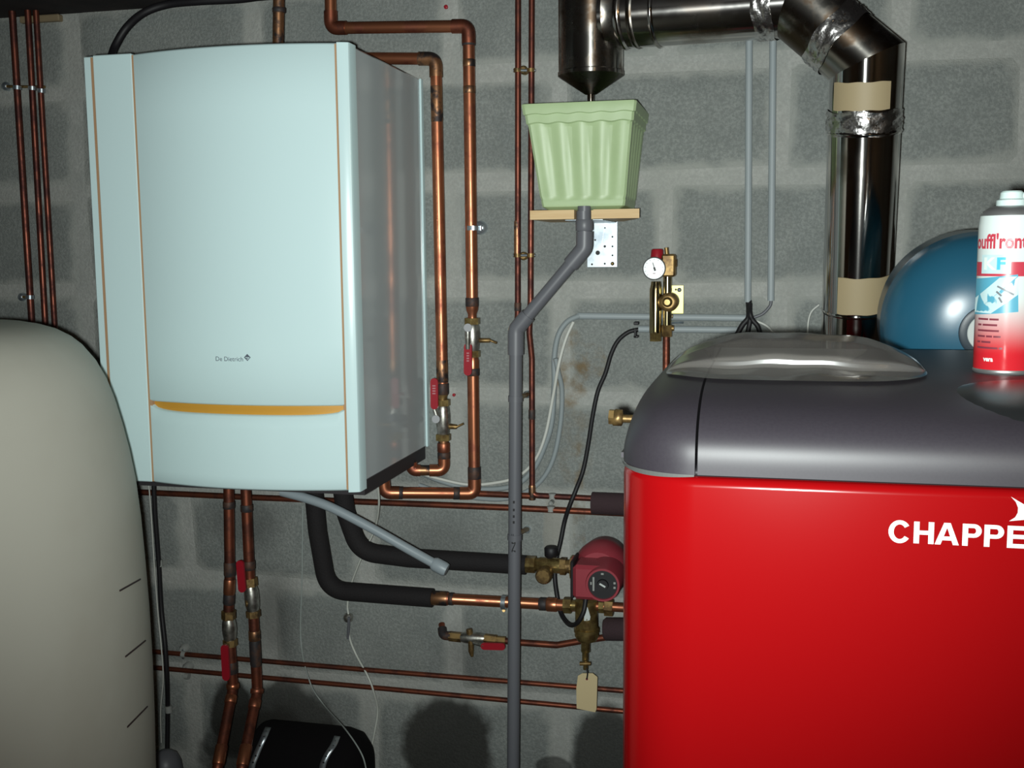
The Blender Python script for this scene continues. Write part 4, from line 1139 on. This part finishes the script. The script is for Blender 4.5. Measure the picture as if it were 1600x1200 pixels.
MB().sweep(PP([(1048, 504, .05), (1066, 504, .02), (1067, 504, 0)]), .0022, 8).build('wall_screw', M_ZINC, gg)
MB().sweep([bq_(1041, 524), bq_(1040.5, 640)], .0062, 14).build('copper_tail', M_COPPERD, gg)
pl = MB().box(tuple(P(1044, 490, .004)), tuple(P(1068.5, 445.5, 0)), bev=.0006)
plate = pl.build('wall_plate', M_ZINCY, gg, 'yellow zinc plate')
MB().lathe(P(1061.5, 453, .004), (0, -1, 0), [(0, .0042), (.0012, .0040), (.0015, .001)], 12).build('plate_screw', M_PGREY, plate)
MB().lathe(P(1056, 452.5, .004), (0, -1, 0), [(0, .002), (.0004, .002)], 10).build('plate_hole', M_BLACK, plate)
MB().sweep(PP([(1050, 468, .004), (1046, 470, .05)]), .006, 10).build('fixing_arm', M_BRASSD, plate)

# ------------------------------------------------------------------ red floor boiler
RO = 1.06
rxl = P(973, 800, RO - .06).x
rx_mid = P(1516, 830, RO).x
rxr = rx_mid * 2 - rxl
zl = P(1300, 752, RO).z
rb = thing('floor_boiler', 'red floor-standing boiler with a dark grey domed lid, right foreground', 'boiler', ((rxl + rxr) / 2, -RO + .25, 0))
RCN = .070; RB = .58                                           # boiler depth
def rrect(x0, x1, y0, y1, rc, n=8):
    pts = []
    for (cx_, cy_, a0_) in ((x1 - rc, y1 - rc, 0), (x0 + rc, y1 - rc, 90), (x0 + rc, y0 + rc, 180), (x1 - rc, y0 + rc, 270)):
        for k in range(n + 1):
            a = math.radians(a0_ + 90 * k / n); pts.append((cx_ + rc * math.cos(a), cy_ + rc * math.sin(a)))
    return pts
def stack(rings):
    mb = MB(); n = len(rings[0]); vs_ = [p for r in rings for p in r]; fs = []
    for i in range(len(rings) - 1):
        for k in range(n): fs.append((i * n + k, i * n + (k + 1) % n, (i + 1) * n + (k + 1) % n, (i + 1) * n + k))
    fs.append(tuple(reversed(range(n)))); fs.append(tuple(range((len(rings) - 1) * n, len(rings) * n)))
    return mb.add(vs_, fs, True)
def rr(ins, z): return [Vector((x, y, z)) for x, y in rrect(rxl + ins, rxr - ins, -RO + ins, -RO + RB - ins, max(RCN - ins, .004))]
stack([rr(0, .03), rr(0, zl - .010), rr(.0008, zl - .006), rr(.0035, zl - .003), rr(.007, zl - .002)]).build('red_casing', M_RED, rb, sharp=math.radians(40))
stack([rr(.02, 0), rr(.02, .03)]).build('plinth', M_BLACK, rb)
stack([rr(.010, zl - .003), rr(.010, zl + .004)]).build('shadow_gap', M_BLACK, rb)
_arc = rrect(rxl - .0012, rxr, -RO - .0012, -RO + RB, RCN + .001, 24)[53:75]
MB().add([Vector((x, y, zl - .0004 - .0026 * math.sin(PI * i / (len(_arc) - 1)))) for i, (x, y) in enumerate(_arc)] + [Vector((x, y, zl + .0012)) for x, y in _arc], [(i, i + 1, len(_arc) + i + 1, len(_arc) + i) for i in range(len(_arc) - 1)]).build('insulation_edge', M_GREYED, rb, 'pale edge showing under the lid')
SK = .006                                          # upright rim of the lid
_cb = P(1568.5, 584, RO - .225); LH = _cb.z - zl - SK + .002
RCN = .070
def lid_h(x, y):
    """dome height of the lid above its rim"""
    dx = max(0.0, min(x - rxl, rxr - x))
    kk_ = RCN - math.sqrt(max(0, RCN * RCN - (RCN - min(dx, RCN)) ** 2))
    dy = y + RO - kk_; dyb = -RO + RB - kk_ - y
    ex, ey, eb = .058, .185, .12
    def g_(d_, e_, p_): 
        t_ = max(0.0, 1 - max(0.0, d_) / e_); return (1 - t_ ** p_) ** (1 / p_)
    return LH * g_(dx, ex, 2.8) * g_(dy, ey, 2.8) * g_(dyb, eb, 2.0)
def lid_part(name, x0, x1, close0, close1):
    nx, ny = 44, 64
    def sp_x(u):
        if close0 and not close1: return x0 + (x1 - x0) * u ** 3.2
        return x0 + (x1 - x0) * (0.5 - 0.5 * math.cos(u * PI)) if (close0 and close1) else x0 + (x1 - x0) * u
    def fn(u, v):
        x = sp_x(u); vv = (.40 * (v / .62) ** 3.4 if v < .62 else .40 + .60 * (v - .62) / .38); y = -RO + RB * vv
        # round the plan corners
        rc = RCN; ddx = max(0.0, min(x - rxl, rxr - x))
        if ddx < rc:
            k_ = rc - math.sqrt(max(0, rc * rc - (rc - ddx) ** 2))
            y = -RO + k_ + (RB - 2 * k_) * vv
        k2 = lid_h(x, y)
        return Vector((x, y, zl + SK + k2))
    mb = MB().grid(fn, nx, ny)
    top = mb.v[:]
    # skirt
    n1 = nx + 1
    idx = list(range(n1)) + [j * n1 + nx for j in range(1, ny + 1)] + [ny * n1 + i for i in range(nx - 1, -1, -1)] + [j * n1 for j in range(ny - 1, 0, -1)]
    sk = [top[i] for i in idx] + [Vector((top[i].x, top[i].y, zl + .001)) for i in idx]
    n_ = len(idx)
    mb.add(sk, [(k, (k + 1) % n_, n_ + (k + 1) % n_, n_ + k) for k in range(n_)], True)
    return mb.build(name, M_LID, rb, sharp=math.radians(60))
xs_ = P(1088, 700, RO).x
lid_part('lid_end_cap', rxl - .003, xs_ - .0012, True, False)
lid_part('lid_cover', xs_ + .0012, rxr, False, False)
# name on the front
def glyph(ch, w_):
    """bold grotesque capital in a box w_ wide, 1 high: list of polygons"""
    st, hb = .235, .19
    q_ = lambda x0, y0, x1, y1: [(x0, y0), (x1, y0), (x1, y1), (x0, y1)]
    out = []
    if ch == 'H': out = [q_(0, 0, st, 1), q_(w_ - st, 0, w_, 1), q_(st, .41, w_ - st, .41 + hb)]
    if ch == 'E': out = [q_(0, 0, st, 1), q_(st, 0, w_, hb), q_(st, .42, w_ * .94, .42 + hb), q_(st, 1 - hb, w_, 1)]
    if ch == 'A':
        m_ = w_ / 2; t_ = st * 1.06
        ins = lambda z_: t_ + (m_ - t_) * z_ / .78
        out = [[(0, 0), (t_, 0), (m_, .78), (m_, 1), (m_ - t_ * .55, 1)], [(w_ - t_, 0), (w_, 0), (m_ + t_ * .55, 1), (m_, 1), (m_, .78)],
               [(ins(.20), .20), (w_ - ins(.20), .20), (w_ - ins(.38), .38), (ins(.38), .38)]]
    if ch == 'P':
        out = [q_(0, 0, st, 1)]
        n_ = 10; cy_, ro, ri = .69, .31, .31 - hb * .95; xs0 = w_ - ro * 1.05
        out += [q_(st, 1 - (ro - ri), xs0, 1), q_(st, cy_ - ro, xs0, cy_ - ri)]
        for k in range(n_):
            a0_, a1_ = -PI / 2 + PI * k / n_, -PI / 2 + PI * (k + 1) / n_
            out.append([(xs0 + ro * 1.05 * math.cos(a0_), cy_ + ro * math.sin(a0_)), (xs0 + ro * 1.05 * math.cos(a1_), cy_ + ro * math.sin(a1_)),
                        (xs0 + (ro * 1.05 - st) * math.cos(a1_), cy_ + ri * math.sin(a1_)), (xs0 + (ro * 1.05 - st) * math.cos(a0_), cy_ + ri * math.sin(a0_))])
    if ch == 'C':
        n_ = 28; cx_, cy_, rx, ry = w_ / 2, .5, w_ / 2, .53
        for k in range(n_):
            a0_, a1_ = math.radians(34 + 292 * k / n_), math.radians(34 + 292 * (k + 1) / n_)
            out.append([(cx_ + rx * math.cos(a0_), cy_ + ry * math.sin(a0_)), (cx_ + rx * math.cos(a1_), cy_ + ry * math.sin(a1_)),
                        (cx_ + (rx - st * .95) * math.cos(a1_), cy_ + (ry - hb) * math.sin(a1_)), (cx_ + (rx - st * .95) * math.cos(a0_), cy_ + (ry - hb) * math.sin(a0_))])
    return out
l0 = P(1387.5, 846.5, RO); hz = SZ(34.5, l0)
lm = MB()
for ch, xl_, xr_ in (('C', 1387.5, 1422.5), ('H', 1427, 1458.5), ('A', 1460, 1498), ('P', 1503, 1533), ('P', 1537, 1568), ('E', 1573, 1603), ('E', 1608, 1638)):
    wx0, wx1 = P(xl_, 850, RO).x, P(xr_, 850, RO).x
    for poly in glyph(ch, (wx1 - wx0) / hz):
        lm.add([Vector((wx0 + x * hz, -RO - .0006, l0.z + z * hz)) for x, z in poly], [tuple(range(len(poly)))])
lm.build('name_lettering', M_LETTER, rb)
em = [(1579.5, 776), (1587, 784), (1590.5, 793), (1590, 801), (1586, 808), (1576.5, 814), (1600, 812), (1622, 806), (1655, 796), (1622, 791), (1600, 788)]
MB().add([P(x, y, RO) + Vector((0, -.0006, 0)) for x, y in em], [tuple(range(len(em)))]).build('wing_emblem', M_LETTER, rb)
# oval glossy cover on the lid, at the right
oc = Vector((P(1665, 650, RO - .07).x, -RO + .085, 0)); 
def oval(u, v):
    a = 2 * PI * u; rr_ = v
    x = oc.x + .088 * rr_ * math.cos(a); y = oc.y + .072 * rr_ * math.sin(a)
    return Vector((x, y, zl + SK + lid_h(x, y) + .0035 * (1 - rr_ ** 6) - .0005))
MB().grid(oval, 40, 10).build('lid_window', M_LIDG, rb, 'glossy dark oval cover')
# brass stub out of the lid's side
st = thing('pipe_stub', 'short brass capped stub sticking out left of the dark grey lid', 'fitting', P(962, 652, .82))
MB().sweep(PP([(972, 654, .82), (1000, 655, .82)]), .0045, 12).build('stem', M_BRASSD, st)
MB().hexnut(P(952, 651, .82), P(960, 651.5, .82), .0088).build('cap_nut', M_BRASSD, st); MB().sweep(PP([(959, 651, .82), (960, 652, .82), (972, 653, .82), (974, 653, .82)]), [.006, .0095, .0090, .005], 14).build('collar', M_BRASSD, st)

# ------------------------------------------------------------------ blue expansion vessel
ev = thing('expansion_vessel', 'glossy blue round expansion vessel standing behind the red boiler', 'vessel', P(1530, 660, .33))
vc = P(1533, 512, .44); vr = SZ(145, vc)
vax = Vector((0.0, -1, -0.08)).normalized()
pf = [(-.20, vr * .60), (-.19, vr * .80), (-.15, vr * .95), (-.10, vr * 1.0), (-.05, vr * 1.0), (-.045, vr * 1.012), (-.035, vr * 1.012), (-.03, vr)]
for k in range(1, 15):
    a = PI / 2 * k / 14; pf.append((-.03 + .072 * math.sin(a), max(vr * .02, vr * math.cos(a) ** .8)))
MB().lathe(vc, vax, pf, 64, cap=True).build('shell', M_BLUE, ev)
def dome_ring(c_r0, c_r1, dz, name, m):
    ring_ = [(.0655 - .02 * (c_r1 / vr) ** 2, c_r1), (.0700, c_r1 * .98), (.0705, c_r0), (.066, c_r0 * .98)]
    return MB().lathe(vc, vax, ring_, 40, cap=False).build(name, m, ev)
MB().lathe(vc, vax, [(.025, vr * .28), (.045, vr * .28), (.046, vr * .26), (.046, vr * .20)], 40, cap=True).build('flange_ring', M_DARKRING, ev, sharp=math.radians(30))
MB().lathe(vc, vax, [(.030, vr * .20), (.0475, vr * .20), (.0478, vr * .19)], 40, cap=True).build('round_label', M_LABELW, ev)
vlow = vc.z - vr
for sx in (-.07, .07):
    MB().sweep([Vector((vc.x + sx, vc.y + .08, vlow + .02)), Vector((vc.x + sx, vc.y + .08, .6)), Vector((vc.x + sx * 1.1, -.01, .6))], .012, 10).build('support_leg', M_BLACK, ev)

# ------------------------------------------------------------------ spray can on the lid
cb = P(1568.5, 584, RO - .225)
cr = SZ(45.5, cb)
zlid = zl + SK + lid_h(cb.x, cb.y)
can = thing('spray_can', 'white and red aerosol can with a white nozzle cap standing on the dark lid', 'can', (cb.x, cb.y, zlid))
cx_, cy_ = cb.x, cb.y
def cz(py): return P(1568.5, py, RO - .225).z
hbody = cz(339) - cb.z
body = MB().lathe((cx_, cy_, zlid), (0, 0, 1), [(.0, cr * .93), (.002, cr * .98), (.005, cr), (hbody * .93, cr), (hbody, cr * .955)], 48)
body.build('can_body', M_CAN, can, sharp=math.radians(40))
MB().lathe((cx_, cy_, zlid), (0, 0, 1), [(-.0005, cr * .96), (.0012, cr * 1.01), (.003, cr * 1.01), (.0045, cr * .985)], 48).build('bottom_rim', M_CANMETAL, can)
MB().lathe((cx_, cy_, zlid), (0, 0, 1), [(hbody - .001, cr * .97), (hbody + .0025, cr * .93), (hbody + .007, cr * .70), (hbody + .0085, cr * .55)], 40).build('shoulder', M_CANMETAL, can)
hc0 = cz(327) - cb.z
hc1 = cz(302) - cb.z
cap = MB().lathe((cx_, cy_, zlid), (0, 0, 1), [(hc0 - .004, cr * .48), (hc0 + (hc1 - hc0) * .42, cr * .48), (hc0 + (hc1 - hc0) * .48, cr * .42), (hc0 + (hc1 - hc0) * .52, cr * .38), (hc0 + (hc1 - hc0) * .9, cr * .36), (hc1, cr * .31)], 32).build('nozzle_cap', M_CAPW, can, sharp=math.radians(30))
vd = (CAM - Vector((cx_, cy_, 0))); vd.z = 0; vd.normalize(); rt = Vector((-vd.y, vd.x, 0))
if rt.dot(RIGHT) < 0: rt = -rt
MB().sweep([Vector((cx_, cy_, zlid + hc0 + (hc1 - hc0) * .68)) + rt * cr * .3, Vector((cx_, cy_, zlid + hc0 + (hc1 - hc0) * .58)) + rt * cr * 1.1], [.0035, .003], 10).build('nozzle_tube', M_CAPW, cap)
def on_can(px, py, lift=.0003):
    """point of the can's skin seen at that sight line, lifted a hair"""
    s_ = max(-.985, min(.985, (px - 1568.5) / 50.0)); th = math.asin(s_)
    z_ = zlid + (cz(py) - cb.z)
    return Vector((cx_, cy_, z_)) + (vd * math.cos(th) + rt * math.sin(th)) * (cr + lift)
def wrap(px0, px1, py0, py1, name, m, slope=0.0, lift=.0003, n=14):
    return MB().grid(lambda u, v: on_can(px0 + (px1 - px0) * u, py1 + (py0 - py1) * v + slope * (u - .5), lift), n, 2).build(name, m, can)
wrap(1519.6, 1617, 412, 434, 'red_band', M_PRED, 0, .0002, 30)
def can_text(s, px0, px1, pyb, pyt, name, m, bold=.02, ang=False, lift=.0006):
    tv_, tf_, _ = text_geo(s, bold)
    pts = []
    for a, b in tv_:
        if ang:
            t0_, t1_ = math.asin((px0 - 1568.5) / 50.), math.asin((px1 - 1568.5) / 50.); x_ = 1568.5 + 50 * math.sin(t0_ + (t1_ - t0_) * a)
        else: x_ = px0 + (px1 - px0) * a
        pts.append(on_can(x_, pyb + (pyt - pyb) * b, lift))
    return MB().add(pts, tf_).build(name, m, can)
can_text("ouffl'ront", 1520.5, 1595, 392, 368, 'product_lettering', M_PRED, .03, True)
wrap(1528, 1572, 401, 430, 'logo_panel', M_PPALE, 0, .0006, 12)
can_text('K', 1532, 1550, 424, 405, 'logo_letter', M_LETTER, .03, False, .0010); can_text('F', 1551, 1564, 424, 405, 'logo_letter', M_PCYAN, .04, False, .0010)
def wrap_poly(pts, name, m, lift=.0005, n=10):
    """quad p0..p3 on the can"""
    def fn(u, v):
        a = (pts[0][0] * (1 - u) + pts[1][0] * u, pts[0][1] * (1 - u) + pts[1][1] * u)
        b = (pts[3][0] * (1 - u) + pts[2][0] * u, pts[3][1] * (1 - u) + pts[2][1] * u)
        return on_can(a[0] * (1 - v) + b[0] * v, a[1] * (1 - v) + b[1] * v, lift)
    return MB().grid(fn, n, 4).build(name, m, can)
wrap_poly([(1519.8, 494), (1586, 488), (1583, 431), (1520, 438)], 'picture_panel', M_PBLUE)
wrap_poly([(1520, 490), (1545, 491), (1584, 462), (1584, 434)], 'picture_board', M_PPALE, .0008)
wrap_poly([(1520, 490), (1520.4, 468), (1556, 436), (1582, 434)], 'picture_board', M_PPALE, .0008)
for a_, b_ in (((1553, 449), (1578, 462)), ((1552, 457), (1560, 464)), ((1556, 466), (1561, 474)), ((1567, 456), (1576, 461))):
    dx_, dy_ = b_[0] - a_[0], b_[1] - a_[1]; L_ = math.hypot(dx_, dy_); nx_, ny_ = -dy_ / L_ * 1.4, dx_ / L_ * 1.4
    wrap_poly([(a_[0] - nx_, a_[1] - ny_), (b_[0] - nx_, b_[1] - ny_), (b_[0] + nx_, b_[1] + ny_), (a_[0] + nx_, a_[1] + ny_)], 'picture_part', M_PGREY, .0011, 3)
for k, (wd_, gaps) in enumerate(((33, (17,)), (31, (7,)), (34, ()), (37, (13, 24)), (22, (6,)), (40, (33,)))):
    y_ = 500 + k * 8.8; x_ = 1526.0; cuts = [0] + [g_ for g_ in gaps] + [wd_]
    for a_, b_ in zip(cuts, cuts[1:]): wrap(x_ + a_, x_ + b_ - 1.8, y_ - 1.4, y_ + 1.6, 'small_print', M_PDARKRED, 0, .0005, 6)
can_text('vera', 1536, 1551, 565, 559.5, 'footer_lettering', M_LETTER, .04)

# ------------------------------------------------------------------ clear plastic film lying on the lid
fxa, fxb = P(1042, 580, RO - .20).x, P(1446, 580, RO - .20).x
def film(u, v):
    s = 2 * u - 1
    x = fxa + (fxb - fxa) * u
    half = .080 * (max(0.0, 1 - abs(s) ** 4.5)) ** .5 + .005
    # cross-section: low front flap, an upright facet, then a puffed back
    prof_ = [(0, 0, 0), (.10, .10, .0018), (.28, .335, .0030), (.30, .340, .0036), (.36, .3475, .0125), (.39, .36, .0145), (.44, .43, .0185), (.55, .56, .026), (.70, .72, .031), (.85, .88, .026), (1, 1, 0)]
    for (v0, y0, h0), (v1, y1, h1) in zip(prof_, prof_[1:]):
        if v <= v1 + 1e-9:
            t_ = (v - v0) / (v1 - v0); yy = y0 + (y1 - y0) * t_; hh = h0 + (h1 - h0) * t_; break
    y = -RO + .195 - half * (1 - 2 * (yy + .014 * math.sin(u * 5 + .6) * math.sin(PI * v)))
    env = (max(0.0, 1 - abs(s) ** 2.6)) ** .7
    wr = .0010 * math.sin(u * 11 + v * 7) + .0006 * math.sin(u * 27 - v * 9)
    return Vector((x, y, zl + SK + .0012 + lid_h(max(rxl + .004, x), y) + hh * env * 1.12 + wr * env * min(1, v * 8, (1 - v) * 8) + .0015))
MB().grid(film, 80, 50).top('plastic_film', M_FILM, 'crumpled clear plastic film lying on the dark lid beside the flue', 'plastic film')

# ------------------------------------------------------------------ beige plastic tank, left foreground
TO = .78
tax = P(-185, 900, TO)
sil = [(-60, 500), (0, 502), (40, 504), (65, 508), (90, 515), (112, 526), (130, 540), (150, 563), (167, 592), (180, 625), (192, 664), (203, 705), (213, 752), (221, 810), (228, 880), (234, 950), (239, 1030), (242, 1110), (244, 1200), (245, 1300)]
prof = []
_h = Vector((tax.x - CAM.x, tax.y - CAM.y)); _hd = _h.length
for (x, y) in sil:
    d_ = ray(x, y); dh = Vector((d_.x, d_.y)); phi = dh.angle(_h)          # where that sight line grazes a round tank
    if x < -150: phi = 0.0
    r_ = _hd * math.sin(phi); prof.append((CAM.z + d_.z / dh.length * _hd * math.cos(phi), max(.01, r_)))
prof.sort()
z_low, r_low = prof[0]
prof = [(0.0, r_low - .02), (.02, r_low), (z_low - .1, r_low)] + prof
prof.append((prof[-1][0] + .002, .05)); prof.append((prof[-1][0] + .0005, .0))
tank = thing('plastic_tank', 'big beige translucent plastic tank with rounded shoulders, left foreground', 'tank', (tax.x, tax.y, 0))
tb = MB().lathe((tax.x, tax.y, 0), (0, 0, 1), [(z, r * 1.0) for z, r in prof], 72)
shell = tb.build('tank_shell', M_TANK, tank)
bvh = BVHTree.FromPolygons([tuple(p) for p in tb.v], tb.f)
def hit(px, py):
    d_ = ray(px, py).normalized(); r_ = bvh.ray_cast(CAM, d_)
    return r_[0] - d_ * .0012 if r_[0] else None
for (xa_, ya_, xb_, yb_) in ((187, 923, 219, 905), (196, 1026, 227, 1001), (199, 1136, 230, 1104)):
    pts = []
    for k in range(9):
        s = k / 8; h_ = hit(xa_ + (xb_ - xa_) * s, ya_ + (yb_ - ya_) * s)
        if h_: pts.append(h_)
    if len(pts) > 2: MB().sweep(pts, .0013, 6).build('level_mark', M_MARK, shell, 'dark level stroke')

# ------------------------------------------------------------------ dark things at the bottom left
c = P(262, 1200, .10)
MB().lathe((c.x - .004, c.y, .0), (0, 0, 1), [(0, .03), (.01, .034), (c.z - .01, .034), (c.z + .012, .031), (c.z + .028, .024), (c.z + .036, .012), (c.z + .038, .004)], 28) \
    .top('drain_standpipe', M_PVC, 'dark grey round-topped standpipe on the floor beside the tank', 'standpipe')
bl = thing('black_cylinder', 'black lying cylinder with two perforated metal straps at the foot of the wall', 'cylinder', P(480, 1290, .12))
cr_ = .085
ca, cb_ = P(410, 1210, .10), P(560, 1222, .10)
ca.z = P(480, 1136, .10).z - cr_; cb_.z = ca.z
u_ = (cb_ - ca).normalized(); LL = (cb_ - ca).length
MB().lathe(ca, u_, [(-.012, .02), (-.010, cr_ * .7), (0, cr_ * .96), (.01, cr_), (LL - .03, cr_), (LL - .005, cr_ * .93), (LL + .012, cr_ * .72), (LL + .022, cr_ * .4), (LL + .024, .01)], 40).build('barrel', M_MATTE, bl)
for (xt, yt, xm, ym) in ((419, 1137, 393, 1205), (527, 1151, 503, 1206)):
    st_ = PP([(xt, yt, .125), (xt - 6, yt + 14, .165), (xm + 7, ym - 24, .182), (xm, ym, .189), (xm - 2, ym + 60, .189)])
    sp_ = spline(st_, 6)
    wv = SZ(5.0, st_[0])
    mbx = MB()
    vs_ = []
    for p in sp_: vs_ += [p + Vector((-wv, 0, 0)), p + Vector((wv, 0, 0))]
    mbx.add(vs_, [(2 * k, 2 * k + 1, 2 * k + 3, 2 * k + 2) for k in range(len(sp_) - 1)], True)
    so = mbx.build('strap', M_ZINC, bl)
    sm_ = so.modifiers.new('thickness', 'SOLIDIFY'); sm_.thickness = .0012
    hb = MB()
    for k in range(3, len(sp_) - 2, 3):
        hb.lathe(sp_[k] + Vector((0, -.0012, 0)), (0, -1, 0), [(0, wv * .36), (.0003, wv * .36)], 8, False)
    hb.build('strap_holes', M_BLACK, so)
# legs that carry it
for s in (.2, .8):
    p = lerp(ca, cb_, s)
    MB().box((p.x - .015, p.y - .05, 0), (p.x + .015, p.y + .05, p.z - cr_ * .8), bev=.003).build('foot', M_BLACK, bl)
